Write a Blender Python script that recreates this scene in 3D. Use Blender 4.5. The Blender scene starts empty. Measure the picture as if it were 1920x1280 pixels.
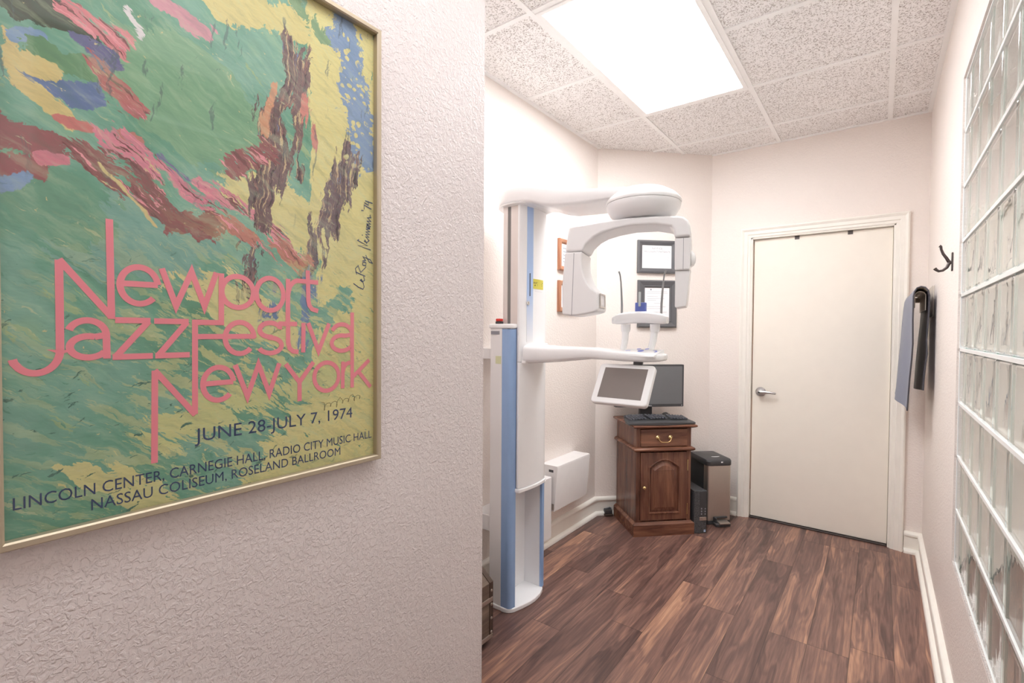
import bpy, bmesh, math, random
from mathutils import Vector, Matrix
random.seed(7)
PI = math.pi
sc = bpy.context.scene
COL = sc.collection
# ---------------------------------------------------------------- camera, world, exposure
HC, H = 1.3513, 2.6898                    # eye height, ceiling height
XL, XR, YB = -1.6625, 0.2265, 3.863       # left wall, right wall, back wall
YC, XC = 3.2207, -1.0322                  # where the angled wall meets the left and the back wall
cam_d = bpy.data.cameras.new('camera')
cam_d.sensor_width = 36.0
cam_d.lens = 910.47 * 36.0 / 1920.0
cam_d.clip_start = 0.02
cam = bpy.data.objects.new('camera', cam_d)
COL.objects.link(cam)
_yaw, _pit, _rol = -0.6482, 0.0210, 0.0064
_F = Vector((math.sin(_yaw)*math.cos(_pit), math.cos(_yaw)*math.cos(_pit), -math.sin(_pit)))
_R0 = Vector((math.cos(_yaw), -math.sin(_yaw), 0)); _U0 = _R0.cross(_F)
_R = _R0*math.cos(_rol) + _U0*math.sin(_rol); _U = _U0*math.cos(_rol) - _R0*math.sin(_rol)
cam.matrix_world = Matrix(((_R.x, _U.x, -_F.x, 0), (_R.y, _U.y, -_F.y, 0), (_R.z, _U.z, -_F.z, HC), (0, 0, 0, 1)))
sc.camera = cam
world = bpy.data.worlds.new('world'); sc.world = world; world.use_nodes = True
world.node_tree.nodes['Background'].inputs[0].default_value = (1.0, 0.97, 0.95, 1)
world.node_tree.nodes['Background'].inputs[1].default_value = 0.7
sc.view_settings.view_transform = 'Standard'
sc.view_settings.look = 'None'
sc.view_settings.gamma = 1.0
sc.view_settings.use_curve_mapping = False
sc.view_settings.exposure = 0.32
LAMP_ROOM, ADDED_HALL, ADDED_SIDE = 16.0, 6.8, 10.0    # diffuser strengths: the room light, then two added unseen ones
sc.cycles.max_bounces = 10
sc.cycles.diffuse_bounces = 6
sc.cycles.adaptive_threshold = 0.02
sc.cycles.transmission_bounces = 10
sc.cycles.caustics_reflective = False
sc.cycles.caustics_refractive = False
sc.cycles.sample_clamp_indirect = 6.0

# ---------------------------------------------------------------- material helpers
def lin(c):
    r = []
    for v in c[:3]:
        v = v/255.0
        r.append(v/12.92 if v <= 0.04045 else ((v+0.055)/1.055)**2.4)
    return (r[0], r[1], r[2], 1.0)

class NT:
    """tiny node graph writer"""
    def __init__(s, name):
        s.m = bpy.data.materials.new(name); s.m.use_nodes = True
        s.t = s.m.node_tree; s.t.nodes.clear()
        s.out = s.n('ShaderNodeOutputMaterial')
    def n(s, typ, ins=None, **props):
        nd = s.t.nodes.new(typ)
        for k, v in props.items(): setattr(nd, k, v)
        if ins:
            for k, v in ins.items(): s.set(nd, k, v)
        return nd
    def set(s, nd, k, v):
        sock = nd.inputs[k]
        if hasattr(v, 'is_linked') or isinstance(v, bpy.types.NodeSocket): s.t.links.new(v, sock)
        elif isinstance(v, bpy.types.Node): s.t.links.new(v.outputs[0], sock)
        else: sock.default_value = v
    def math(s, op, a, b=None, c=None, clamp=False):
        nd = s.n('ShaderNodeMath', operation=op, use_clamp=clamp)
        s.set(nd, 0, a)
        if b is not None: s.set(nd, 1, b)
        if c is not None: s.set(nd, 2, c)
        return nd.outputs[0]
    def vm(s, op, a, b=None, c=None):
        nd = s.n('ShaderNodeVectorMath', operation=op)
        s.set(nd, 0, a)
        if b is not None: s.set(nd, 1, b)
        if c is not None: s.set(nd, 2, c)
        return nd
    def mix(s, f, a, b):
        nd = s.n('ShaderNodeMix', data_type='RGBA')
        s.set(nd, 'Factor', f)
        s.set(nd, 6, a); s.set(nd, 7, b)
        return nd.outputs[2]
    def noise(s, vec, scale, detail=2.0, rough=0.5, dist=0.0):
        nd = s.n('ShaderNodeTexNoise', {'Scale': scale, 'Detail': detail, 'Roughness': rough, 'Distortion': dist})
        s.set(nd, 'Vector', vec)
        return nd
    def ramp(s, f, stops, interp='LINEAR'):
        nd = s.n('ShaderNodeValToRGB'); cr = nd.color_ramp; cr.interpolation = interp
        while len(cr.elements) > 1: cr.elements.remove(cr.elements[-1])
        cr.elements[0].position = stops[0][0]; cr.elements[0].color = stops[0][1]
        for p, c in stops[1:]:
            e = cr.elements.new(p); e.color = c
        s.set(nd, 'Fac', f)
        return nd.outputs[0]
    def range(s, v, a, b, c=0.0, d=1.0):
        nd = s.n('ShaderNodeMapRange', {'From Min': a, 'From Max': b, 'To Min': c, 'To Max': d}); s.set(nd, 'Value', v)
        return nd.outputs[0]
    def obj(s): return s.n('ShaderNodeTexCoord').outputs['Object']
    def scale(s, v, xyz): return s.vm('MULTIPLY', v, xyz).outputs[0]
    def bump(s, h, dist, strength=1.0, normal=None):
        nd = s.n('ShaderNodeBump', {'Strength': strength, 'Distance': dist}); s.set(nd, 'Height', h)
        if normal is not None: s.set(nd, 'Normal', normal)
        return nd.outputs[0]
    def bsdf(s, color, rough=0.5, metal=0.0, normal=None, spec=0.5, **kw):
        nd = s.n('ShaderNodeBsdfPrincipled')
        s.set(nd, 'Base Color', color); s.set(nd, 'Roughness', rough); s.set(nd, 'Metallic', metal)
        s.set(nd, 'Specular IOR Level', spec)
        if normal is not None: s.set(nd, 'Normal', normal)
        for k, v in kw.items(): s.set(nd, k.replace('_', ' '), v)
        s.t.links.new(nd.outputs[0], s.out.inputs[0])
        return nd

def plain(name, rgb, rough=0.45, metal=0.0, spec=0.5, vary=0.03, bump=0.0, bscale=300, **kw):
    g = NT(name); p = g.obj()
    nz = g.noise(p, 14.0, 3.0)
    c = lin(rgb)
    dark = tuple(max(0, x*(1-vary*2)) for x in c[:3]) + (1,)
    light = tuple(min(1, x*(1+vary)) for x in c[:3]) + (1,)
    colr = g.mix(nz.outputs[0], dark, light)
    nrm = None
    if bump: nrm = g.bump(g.noise(p, bscale, 2.0).outputs[0], bump)
    g.bsdf(colr, rough, metal, nrm, spec, **kw)
    return g.m

def wall_mat(name, rgb, dist=0.0016, scale=70.0):
    """sprayed knock-down plaster under satin paint"""
    g = NT(name); p = g.n('ShaderNodeNewGeometry').outputs['Position']
    a = g.noise(p, scale, 3.0, 0.55, 0.6).outputs[0]
    flat = g.range(a, 0.42, 0.60)
    b = g.noise(p, scale*3.2, 2.0).outputs[0]
    h = g.math('MULTIPLY_ADD', b, 0.22, flat)
    big = g.noise(p, 1.2, 2.0).outputs[0]
    c = lin(rgb)
    col = g.mix(big, tuple(x*0.97 for x in c[:3])+(1,), c)
    g.bsdf(col, 0.42, 0, g.bump(h, dist), 0.35)
    return g.m

def wood_mat(name, dark, mid, light, axis=2, rough=0.3, scale=1.0):
    g = NT(name); p = g.obj()
    st = [9.0, 9.0, 9.0]; st[axis] = 0.9
    q = g.scale(p, tuple(v*scale for v in st))
    warp = g.noise(q, 1.3, 2.0)
    q2 = g.vm('MULTIPLY_ADD', warp.outputs['Color'], (0.8, 0.8, 0.8), q).outputs[0]
    n1 = g.noise(q2, 2.6, 6.0, 0.62).outputs[0]
    st2 = [140.0, 140.0, 140.0]; st2[axis] = 5.0
    n2 = g.noise(g.scale(p, tuple(st2)), 1.0, 2.0).outputs[0]
    f = g.math('MULTIPLY_ADD', n2, 0.25, g.math('MULTIPLY', n1, 0.85))
    col = g.ramp(f, [(0.33, lin(dark)), (0.52, lin(mid)), (0.74, lin(light))])
    g.bsdf(col, rough, 0, g.bump(n2, 0.0004, 0.4), 0.5)
    return g.m

def floor_mat():
    g = NT('floor_planks'); p = g.n('ShaderNodeNewGeometry').outputs['Position']
    sx = g.n('ShaderNodeSeparateXYZ', {0: p})
    x, y = sx.outputs[0], sx.outputs[1]
    W, LEN = 0.15, 1.22
    xr = g.math('DIVIDE', g.math('ADD', x, 0.2290), W)
    row = g.math('FLOOR', xr); fx = g.math('SUBTRACT', xr, row)
    wn = g.n('ShaderNodeTexWhiteNoise', noise_dimensions='1D'); g.set(wn, 'W', g.math('ADD', row, 3.3))
    yy = g.math('ADD', g.math('DIVIDE', y, LEN), g.math('MULTIPLY', wn.outputs[0], 1.0))
    pk = g.math('FLOOR', yy); fy = g.math('SUBTRACT', yy, pk)
    cv = g.n('ShaderNodeCombineXYZ', {0: row, 1: pk})
    wn2 = g.n('ShaderNodeTexWhiteNoise', noise_dimensions='2D'); g.set(wn2, 'Vector', cv.outputs[0])
    rnd = wn2.outputs['Value']
    # grain coordinates: shifted per plank
    sh = g.vm('MULTIPLY', wn2.outputs['Color'], (7.0, 13.0, 3.0)).outputs[0]
    q = g.vm('ADD', g.scale(p, (7.0, 0.75, 1.0)), sh).outputs[0]
    w = g.noise(q, 1.6, 2.0, 0.5)
    q2 = g.vm('MULTIPLY_ADD', w.outputs['Color'], (1.1, 1.1, 0.0), q).outputs[0]
    broad = g.noise(q2, 1.5, 3.0, 0.55).outputs[0]
    rings = g.math('SINE', g.math('MULTIPLY', broad, 52.0))
    streak = g.noise(g.scale(p, (95.0, 3.2, 1.0)), 1.0, 4.0, 0.65).outputs[0]
    zone = g.noise(g.vm('ADD', g.scale(p, (9.0, 1.5, 1.0)), sh).outputs[0], 1.0, 2.0, 0.5).outputs[0]
    f = g.math('ADD', g.math('MULTIPLY_ADD', g.math('SUBTRACT', zone, 0.5), 0.30, g.math('MULTIPLY', broad, 0.78)), g.math('MULTIPLY', g.math('SUBTRACT', rnd, 0.5), 0.14))
    f = g.math('ADD', f, g.math('MULTIPLY', rings, 0.045))
    f = g.math('ADD', f, g.math('MULTIPLY', g.math('SUBTRACT', streak, 0.5), 0.50))
    col = g.ramp(f, [(0.18, lin((80, 58, 54))), (0.34, lin((108, 80, 73))), (0.46, lin((134, 101, 90))), (0.58, lin((170, 128, 107))), (0.72, lin((208, 164, 134)))])
    # seams
    ex = g.math('MINIMUM', fx, g.math('SUBTRACT', 1.0, fx))
    ey = g.math('MINIMUM', fy, g.math('SUBTRACT', 1.0, fy))
    seam = g.math('MAXIMUM', g.math('LESS_THAN', ex, 0.010), g.math('LESS_THAN', ey, 0.0014))
    col = g.mix(g.math('MULTIPLY', seam, 0.55), col, lin((48, 34, 30)))
    g.bsdf(col, g.math('MULTIPLY_ADD', streak, 0.14, 0.30), 0, g.bump(g.math('SUBTRACT', streak, g.math('MULTIPLY', seam, 1.2)), 0.0006, 0.5), 0.55)
    return g.m

def ceiling_mat():
    g = NT('ceiling_tile'); p = g.n('ShaderNodeNewGeometry').outputs['Position']
    w = g.noise(p, 60.0, 1.0)
    q = g.vm('MULTIPLY_ADD', w.outputs['Color'], (0.012, 0.012, 0.0), p).outputs[0]
    a = g.noise(q, 160.0, 2.0, 0.55, 0.5).outputs[0]
    pit = g.range(a, 0.545, 0.62)
    spot = g.noise(p, 22.0, 1.0).outputs[0]
    pit = g.math('MULTIPLY', pit, g.range(spot, 0.25, 0.55, 0.55, 1.0))
    col = g.mix(pit, lin((252, 250, 249)), lin((190, 182, 178)))
    g.bsdf(col, 0.9, 0, g.bump(g.math('MULTIPLY', pit, -1.0), 0.002), 0.2)
    return g.m

def emit_mat(name, rgb, strength):
    g = NT(name)
    p = g.obj(); nz = g.noise(p, 260.0, 1.0).outputs[0]
    e = g.n('ShaderNodeEmission', {'Strength': strength})
    g.set(e, 'Color', g.mix(nz, lin(rgb), (1, 1, 1, 1)))
    g.t.links.new(e.outputs[0], g.out.inputs[0])
    return g.m

def glass_mat(name, tint, rough=0.02, wave=0.0, wscale=18.0):
    g = NT(name); p = g.n('ShaderNodeNewGeometry').outputs['Position']
    nrm = None
    if wave:
        n1 = g.noise(g.scale(p, (1.0, 1.0, 0.28)), wscale, 2.0, 0.5, 0.8).outputs[0]
        nrm = g.bump(n1, wave)
    g.bsdf(tint, rough, 0, nrm, 0.5, Transmission_Weight=1.0, IOR=1.5)
    return g.m

def pane_mat(name, strength=1.0, tint=(0.97, 0.98, 0.97, 1), wave=0.0, wscale=15.0, rough=0.03):
    """clear picture glazing: see-through with a mirror sheen"""
    g = NT(name)
    tr = g.n('ShaderNodeBsdfTransparent', {0: tint})
    gl = g.n('ShaderNodeBsdfGlossy', {0: (1, 1, 1, 1), 'Roughness': rough})
    fr = g.n('ShaderNodeFresnel', {0: 1.45})
    FR = fr.outputs[0]
    if wave:
        FR = g.math('DIVIDE', g.math('MULTIPLY', FR, 2.0), g.math('ADD', FR, 1.0))   # both faces of the thick plate
        pp = g.n('ShaderNodeNewGeometry').outputs['Position']
        nb = g.bump(g.noise(g.scale(pp, (1.0, 1.0, 0.35)), wscale, 2.0, 0.5, 0.6).outputs[0], wave)
        g.set(gl, 'Normal', nb)
    mx = g.n('ShaderNodeMixShader')
    g.set(mx, 0, g.math('MULTIPLY', g.math('MULTIPLY', FR, strength), g.math('SUBTRACT', 1.0, g.n('ShaderNodeNewGeometry').outputs['Backfacing']))); g.set(mx, 1, tr.outputs[0]); g.set(mx, 2, gl.outputs[0])
    g.t.links.new(mx.outputs[0], g.out.inputs[0])
    return g.m

# ---------------------------------------------------------------- mesh helpers
class MB:
    def __init__(s): s.v = []; s.f = []
    def add(s, vs, fs):
        o = len(s.v); s.v += [tuple(v) for v in vs]; s.f += [tuple(i+o for i in f) for f in fs]; return s
    def box(s, x0, x1, y0, y1, z0, z1, M=None):
        vs = [Vector((x, y, z)) for z in (z0, z1) for y in (y0, y1) for x in (x0, x1)]
        if M: vs = [M @ v for v in vs]
        return s.add(vs, [(0, 2, 3, 1), (4, 5, 7, 6), (0, 1, 5, 4), (1, 3, 7, 5), (3, 2, 6, 7), (2, 0, 4, 6)])
    def prism(s, pts, fn, a0, a1):
        """pts: 2D outline; fn(p, q, a) -> 3D"""
        n = len(pts)
        vs = [fn(p, q, a0) for p, q in pts] + [fn(p, q, a1) for p, q in pts]
        fs = [tuple(range(n))[::-1], tuple(range(n, 2*n))] + [(i, (i+1) % n, n+(i+1) % n, n+i) for i in range(n)]
        return s.add(vs, fs)
    def xy(s, pts, z0, z1): return s.prism(pts, lambda p, q, a: (p, q, a), z0, z1)
    def rings(s, rings, cap0=True, cap1=True, closed=True):
        n = len(rings[0]); vs = [v for r in rings for v in r]; fs = []
        for i in range(len(rings)-1):
            for j in range(n if closed else n-1):
                k = (j+1) % n
                fs.append((i*n+j, i*n+k, (i+1)*n+k, (i+1)*n+j))
        if cap0: fs.append(tuple(range(n))[::-1])
        if cap1: fs.append(tuple(range((len(rings)-1)*n, len(rings)*n)))
        return s.add(vs, fs)
    def lathe(s, c, prof, axis='z', seg=32, M=None):
        rs = []
        for r, h in prof:
            ring = []
            for k in range(seg):
                a = 2*PI*k/seg; u, w = max(r, 1e-5)*math.cos(a), max(r, 1e-5)*math.sin(a)
                v = {'z': Vector((u, w, h)), 'y': Vector((u, h, w)), 'x': Vector((h, u, w))}[axis]
                if M: v = M @ v
                ring.append(v+Vector(c))
            rs.append(ring)
        return s.rings(rs)
    def tube(s, path, rad, seg=10):
        path = [Vector(p) for p in path]; n = len(path)
        if not isinstance(rad, (list, tuple)): rad = [rad]*n
        rs = []; up = None
        for i in range(n):
            t = (path[min(i+1, n-1)]-path[max(i-1, 0)]).normalized()
            if up is None:
                up = Vector((0, 0, 1)) if abs(t.z) < 0.9 else Vector((1, 0, 0))
            a = t.cross(up).normalized(); b = a.cross(t).normalized(); up = b
            rs.append([path[i]+(a*math.cos(2*PI*k/seg)+b*math.sin(2*PI*k/seg))*rad[i] for k in range(seg)])
        return s.rings(rs)
    def ribbon(s, pts, w, fn):
        """flat stroke of constant width along a 2D polyline; fn(p, q) -> 3D"""
        P = [Vector(p) for p in pts]; n = len(P); Lr = []; Rr = []
        for i in range(n):
            d0 = (P[i]-P[i-1]).normalized() if i > 0 else None
            d1 = (P[i+1]-P[i]).normalized() if i < n-1 else None
            if d0 is None: d0 = d1
            if d1 is None: d1 = d0
            n0 = Vector((-d0.y, d0.x)); n1 = Vector((-d1.y, d1.x)); m = (n0+n1)
            if m.length < 1e-4: m = n0
            m.normalize(); k = min(1/max(m.dot(n0), 0.25), 3.2)
            Lr.append(P[i]+m*k*w/2); Rr.append(P[i]-m*k*w/2)
        vs = [fn(*p) for p in Lr]+[fn(*p) for p in Rr]
        return s.add(vs, [(i, i+1, n+i+1, n+i) for i in range(n-1)])
    def sweep(s, path, prof, closed=False):
        """path: list of (x, y); prof: list of (d, z), d measured to the left of travel"""
        P = [Vector(p) for p in path]; n = len(P); rs = []
        for i in range(n):
            d0 = (P[i]-P[i-1]).normalized() if (i > 0 or closed) else None
            d1 = (P[(i+1) % n]-P[i]).normalized() if (i < n-1 or closed) else None
            d0 = d0 or d1; d1 = d1 or d0
            n0 = Vector((-d0.y, d0.x)); n1 = Vector((-d1.y, d1.x)); m = (n0+n1).normalized(); k = 1/max(m.dot(n0), 0.2)
            rs.append([(P[i].x+m.x*k*d, P[i].y+m.y*k*d, z) for d, z in prof])
        if closed: rs.append(rs[0])
        return s.rings(rs, not closed, not closed)
    def frame(s, a0, a1, b0, b1, prof, fn, sides='LTRB'):
        """mitred frame; prof: closed list of (inset, height); fn(a, b, h) -> 3D"""
        if sides == 'LTRB':
            cs = [(a0, b0, 1, 1), (a0, b1, 1, -1), (a1, b1, -1, -1), (a1, b0, -1, 1), (a0, b0, 1, 1)]
        else:
            cs = [(a0, b0, 1, 0), (a0, b1, 1, -1), (a1, b1, -1, -1), (a1, b0, -1, 0)]
        rs = [[fn(a+sa*d, b+sb*d, h) for d, h in prof] for a, b, sa, sb in cs]
        full = sides == 'LTRB'
        return s.rings(rs, not full, not full)
    def mesh(s, name, smooth=None):
        me = bpy.data.meshes.new(name); me.from_pydata(s.v, [], s.f); me.validate()
        bm = bmesh.new(); bm.from_mesh(me); bmesh.ops.recalc_face_normals(bm, faces=bm.faces[:]); bm.to_mesh(me); bm.free()
        if smooth:
            me.shade_smooth(); me.set_sharp_from_angle(angle=math.radians(smooth))
        return me

def obj(name, mb, mat, parent=None, bevel=0.0, smooth=40, seg=2, sub=0, solid=0.0, local=False):
    """link ONE mesh object. Coordinates are the root thing's own (local=True) or world ones shifted to its base"""
    me = mb.mesh(name, smooth) if isinstance(mb, MB) else mb
    o = bpy.data.objects.new(name, me); COL.objects.link(o)
    for m in (mat if isinstance(mat, (list, tuple)) else [mat]): me.materials.append(m)
    if parent is not None:
        root = parent
        while root.parent: root = root.parent
        if not local: me.transform(Matrix.Translation(-Vector(root.location)))
        o.parent = parent
    if sub:
        md = o.modifiers.new('subdivision', 'SUBSURF'); md.levels = sub; md.render_levels = sub
    if solid:
        md = o.modifiers.new('thickness', 'SOLIDIFY'); md.thickness = solid; md.offset = 0
    if bevel:
        md = o.modifiers.new('bevel', 'BEVEL'); md.width = bevel; md.segments = seg; md.limit_method = 'ANGLE'
        md.angle_limit = math.radians(35); md.harden_normals = True
        if not smooth: me.shade_smooth()
    return o

def thing(name, label, cat, loc=(0, 0, 0), rotz=0.0, group=None):
    o = bpy.data.objects.new(name, None); COL.objects.link(o)
    o.location = loc; o.rotation_euler = (0, 0, rotz); o.empty_display_size = 0.05
    o['label'] = label; o['category'] = cat
    if group: o['group'] = group
    return o
def tag(o, label, cat, group=None):
    o['label'] = label; o['category'] = cat
    if group: o['group'] = group
    return o
def struct(name, mb, mat, **kw):
    o = obj(name, mb, mat, **kw); o['kind'] = 'structure'; return o
def sroot(name, label, cat, loc=(0, 0, 0)):
    o = thing(name, label, cat, loc); o['kind'] = 'structure'; return o

def text_mesh(body, fn, x0, x1, base, cap, shear=0.0, weight=0.0):
    """letters of the built-in font laid into a box; fn(p, q) -> 3D. Returns a MB"""
    def raw(b):
        cu = bpy.data.curves.new('letters', 'FONT'); cu.body = b; cu.resolution_u = 3; cu.shear = shear
        if weight: cu.offset = weight
        t = bpy.data.objects.new('letters', cu); COL.objects.link(t)
        dg = bpy.context.evaluated_depsgraph_get(); dg.update()
        me = bpy.data.meshes.new_from_object(t.evaluated_get(dg))
        vs = [v.co.copy() for v in me.vertices]; fs = [tuple(p.vertices) for p in me.polygons]
        bpy.data.objects.remove(t); bpy.data.curves.remove(cu); bpy.data.meshes.remove(me)
        return vs, fs
    hv, _ = raw('H'); ch = max(v.y for v in hv)
    vs, fs = raw(body)
    mn = min(v.x for v in vs); mx = max(v.x for v in vs)
    if x1 is None: kx = cap/ch
    else: kx = (x1-x0)/(mx-mn)
    b = MB(); b.add([fn(x0+(v.x-mn)*kx, base+v.y*cap/ch) for v in vs], fs)
    return b

def arc(cx, cy, rx, ry, a0, a1, n=20):
    return [(cx+rx*math.cos(math.radians(a0+(a1-a0)*i/n)), cy+ry*math.sin(math.radians(a0+(a1-a0)*i/n))) for i in range(n+1)]
def rrect(x0, x1, y0, y1, r, n=5):
    p = []
    for cx, cy, a in ((x1-r, y1-r, 0), (x0+r, y1-r, 90), (x0+r, y0+r, 180), (x1-r, y0+r, 270)):
        p += arc(cx, cy, r, r, a, a+90, n)
    return p
def rotz(a): return Matrix.Rotation(a, 4, 'Z')
# ---------------------------------------------------------------- materials
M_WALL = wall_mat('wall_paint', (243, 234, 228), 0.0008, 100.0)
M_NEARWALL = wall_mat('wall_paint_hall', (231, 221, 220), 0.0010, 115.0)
M_REVEAL = wall_mat('reveal_plaster', (224, 214, 210), 0.0025, 120.0)
M_FLOOR = floor_mat()
M_CEIL = ceiling_mat()
M_GRID = plain('grid_metal', (250, 249, 248), 0.4)
M_TRIM = plain('trim_paint', (247, 243, 235), 0.35)
M_DOOR = plain('door_paint', (246, 239, 228), 0.4, vary=0.015)
M_WHITE = plain('white_enamel', (238, 236, 236), 0.25)
M_MACH = plain('machine_white', (245, 245, 246), 0.22, vary=0.01)
M_MACHGREY = plain('machine_warm_white', (238, 237, 238), 0.28, vary=0.01)
M_BLUE = plain('powder_blue', (150, 180, 222), 0.3)
M_PALEBLUE = plain('translucent_blue', (178, 204, 240), 0.15)
M_ALU = plain('anodised_aluminium', (226, 218, 214), 0.35, 0.25)
M_CHROME = plain('chrome', (225, 225, 225), 0.12, 1.0)
M_STEEL = plain('satin_steel', (196, 188, 180), 0.30, 0.85)
M_NICKEL = plain('satin_nickel', (205, 205, 205), 0.25, 0.9)
M_BRASS = plain('polished_brass', (226, 196, 140), 0.22, 0.9)
M_FRAMEGOLD = plain('champagne_metal', (196, 182, 160), 0.5, 0.7)
M_DARK = plain('dark_rubber', (58, 58, 60), 0.5)
M_BLACK = plain('black_plastic', (66, 66, 68), 0.4)
M_PCGREY = plain('computer_plastic', (72, 72, 74), 0.45)
M_KEY = plain('key_plastic', (112, 117, 126), 0.3)
M_CAP = plain('keycap_plastic', (72, 74, 82), 0.18)
M_SCREEN = plain('monitor_screen', (112, 113, 115), 0.35, spec=0.4)
M_TSCREEN = plain('touch_screen', (128, 120, 116), 0.06, spec=0.6)
M_GREYFRAME = plain('grey_frame', (98, 98, 101), 0.4)
M_GREYFRAME2 = plain('grey_frame_edge', (74, 75, 79), 0.4)
M_PAPER = plain('paper', (246, 246, 248), 0.7, vary=0.01)
M_INK = plain('grey_print', (148, 148, 156), 0.8)
M_INKPALE = plain('pale_print', (206, 204, 210), 0.8)
M_BLACKINK = plain('black_print', (40, 40, 42), 0.7)
M_YELLOW = plain('yellow_label', (214, 204, 84), 0.5)
M_STICKER = plain('green_sticker', (214, 216, 178), 0.5)
M_RED = plain('red_plastic', (222, 52, 44), 0.35)
M_KEYBLUE = plain('key_blue', (74, 92, 190), 0.4)
M_BITEBLUE = plain('bite_blue', (96, 112, 184), 0.35)
M_CLEAR = plain('clear_rod', (196, 204, 204), 0.15)
M_ROD = plain('grey_rod', (150, 150, 150), 0.35)
M_WOOD = wood_mat('mahogany', (70, 44, 36), (106, 69, 55), (142, 98, 76), 2, 0.26)
M_WOODX = wood_mat('mahogany_cross', (74, 46, 38), (112, 73, 57), (150, 104, 80), 0, 0.26)
M_PLAQUE = wood_mat('plaque_wood', (128, 80, 58), (168, 112, 84), (196, 146, 112), 2, 0.4)
M_TRUNK = wood_mat('weathered_wood', (74, 60, 52), (108, 91, 80), (142, 124, 110), 1, 0.6)
M_TRUNKTRIM = plain('worn_metal_strap', (92, 78, 70), 0.4, 0.5)
M_RIVET = plain('rivet_metal', (190, 178, 168), 0.3, 0.8)
M_BRONZE = plain('oiled_bronze', (82, 74, 72), 0.35, 0.6)
M_APRON = plain('blue_grey_vinyl', (118, 126, 148), 0.42, bump=0.0006, bscale=40)
M_APRONIN = plain('tan_vinyl', (196, 184, 170), 0.5)
M_APRONDARK = plain('navy_lining', (52, 50, 62), 0.5)  # darker colour for the wall-side half of the lining
M_PIPING = plain('dark_piping', (70, 68, 76), 0.5)
M_HANGER = plain('tan_hanger', (204, 194, 182), 0.45)
M_LAMP = emit_mat('lamp_diffuser', (250, 253, 255), LAMP_ROOM)
M_ADDEDHALL = emit_mat('added_diffuser_hall', (252, 253, 255), ADDED_HALL)
M_ADDEDSIDE = emit_mat('added_diffuser_side', (255, 252, 248), ADDED_SIDE)
M_GLASS = pane_mat('block_glass', 1.0, (0.975, 0.985, 0.98, 1), 0.003, 15.0, 0.04)
M_JOINT = plain('joint_strip', (244, 246, 246), 0.2)
M_PANE = pane_mat('picture_glazing', 1.0)
M_WEB = plain('glass_web', (232, 233, 228), 0.35)
M_GREENJOINT = plain('vertical_joint', (176, 196, 188), 0.3)
M_DARKBROWN = plain('dark_brown', (70, 56, 48), 0.8)  # even dark brown of the brick foot
M_GROOVE = plain('grey_channel', (128, 126, 124), 0.6)

# ---------------------------------------------------------------- room shell
YF, XH, YE, ZT = -2.2, -0.90, 1.053, H+0.12      # hall end, hall wall face, end of hall wall
OPY0, OPY1, OPZ0, OPZ1 = 0.30, 2.41, 0.507, 2.28  # glass block opening in the right wall
XS = 1.60                                         # far wall of the room behind the glass
struct('floor', MB().box(XL-0.2, XS+0.15, YF-0.15, YB+0.15, -0.08, 0.0), M_FLOOR)
struct('ceiling', MB().box(XL-0.2, XS+0.15, YF-0.15, YB+0.15, H, H+0.08), M_CEIL)
struct('wall_left', MB().box(XL-0.12, XL, YE-0.12, YC+0.12, 0, H), M_WALL)
struct('wall_corner', MB().xy([(XL, YC), (XC, YB), (XC, YB+0.12), (XL-0.12, YB+0.12), (XL-0.12, YC)], 0, H), M_WALL)
# back wall with the door opening
DX0, DX1, DZ = -0.762, 0.077, 2.045               # rough opening between jambs
b = MB(); b.box(XC, DX0, YB, YB+0.12, 0, H); b.box(DX1, XS+0.12, YB, YB+0.12, 0, H); b.box(DX0, DX1, YB, YB+0.12, DZ, H)
struct('wall_back', b, M_WALL)
# right wall around the glass block panel
b = MB(); b.box(XR, XR+0.10, OPY1, YB, 0, H); b.box(XR, XR+0.10, YF, OPY0, 0, H)
b.box(XR, XR+0.10, OPY0, OPY1, 0, OPZ0); b.box(XR, XR+0.10, OPY0, OPY1, OPZ1, H)
struct('wall_right', b, M_WALL)
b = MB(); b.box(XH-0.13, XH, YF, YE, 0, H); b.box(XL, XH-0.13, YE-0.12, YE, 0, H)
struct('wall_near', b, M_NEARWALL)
b = MB(); b.box(XH-0.13, XH+0.03, YF-0.12, YF, 0, H); b.box(XR-0.05, XS+0.12, YF-0.12, YF, 0, H); b.box(XH+0.03, XR-0.05, YF-0.12, YF, 2.45, H)  # unseen opening added behind the camera, lets world daylight in as fill
struct('wall_front', b, M_WALL)
struct('wall_beyond', MB().box(XS, XS+0.12, YF, YB, 0, H), M_WALL)

# ceiling grid of tee bars
GX, GY, T = -1.193, 2.9109, 0.61
b = MB(); zg = H-0.006
def clipx(y):   # the angled wall cuts the far left corner
    return max(XL, XL+(y-YC)) if y > YC else XL
for k in range(-1, 3):
    x = GX+T*k
    if x < XL: continue
    y1 = YB if x > XC else YC+(x-XL)
    y0 = YE if x < XH else YF
    b.box(x-0.012, x+0.012, y0, y1, zg, H)
for j in range(-9, 2):
    y = GY+T*j
    if y < YF: continue
    x0 = clipx(y) if y > YE else XH
    if j == -4: b.box(x0, GX+T, y-0.012, y+0.012, zg, H); b.box(GX+2*T, XR, y-0.012, y+0.012, zg, H)
    elif -2 < j < 0: b.box(x0, GX, y-0.012, y+0.012, zg+0.0012, H); b.box(GX+T, XR, y-0.012, y+0.012, zg+0.0012, H)
    else: b.box(x0, XR, y-0.012, y+0.012, zg+0.0012, H)
# wall angle
b.box(XR-0.022, XR, YF, YB, zg-0.0012, H); b.box(XC, XR-0.022, YB-0.022, YB, zg-0.0012, H); b.box(XL, XL+0.022, YE, YC, zg-0.0012, H)
struct('trim_1', b, M_GRID, smooth=None)

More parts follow.
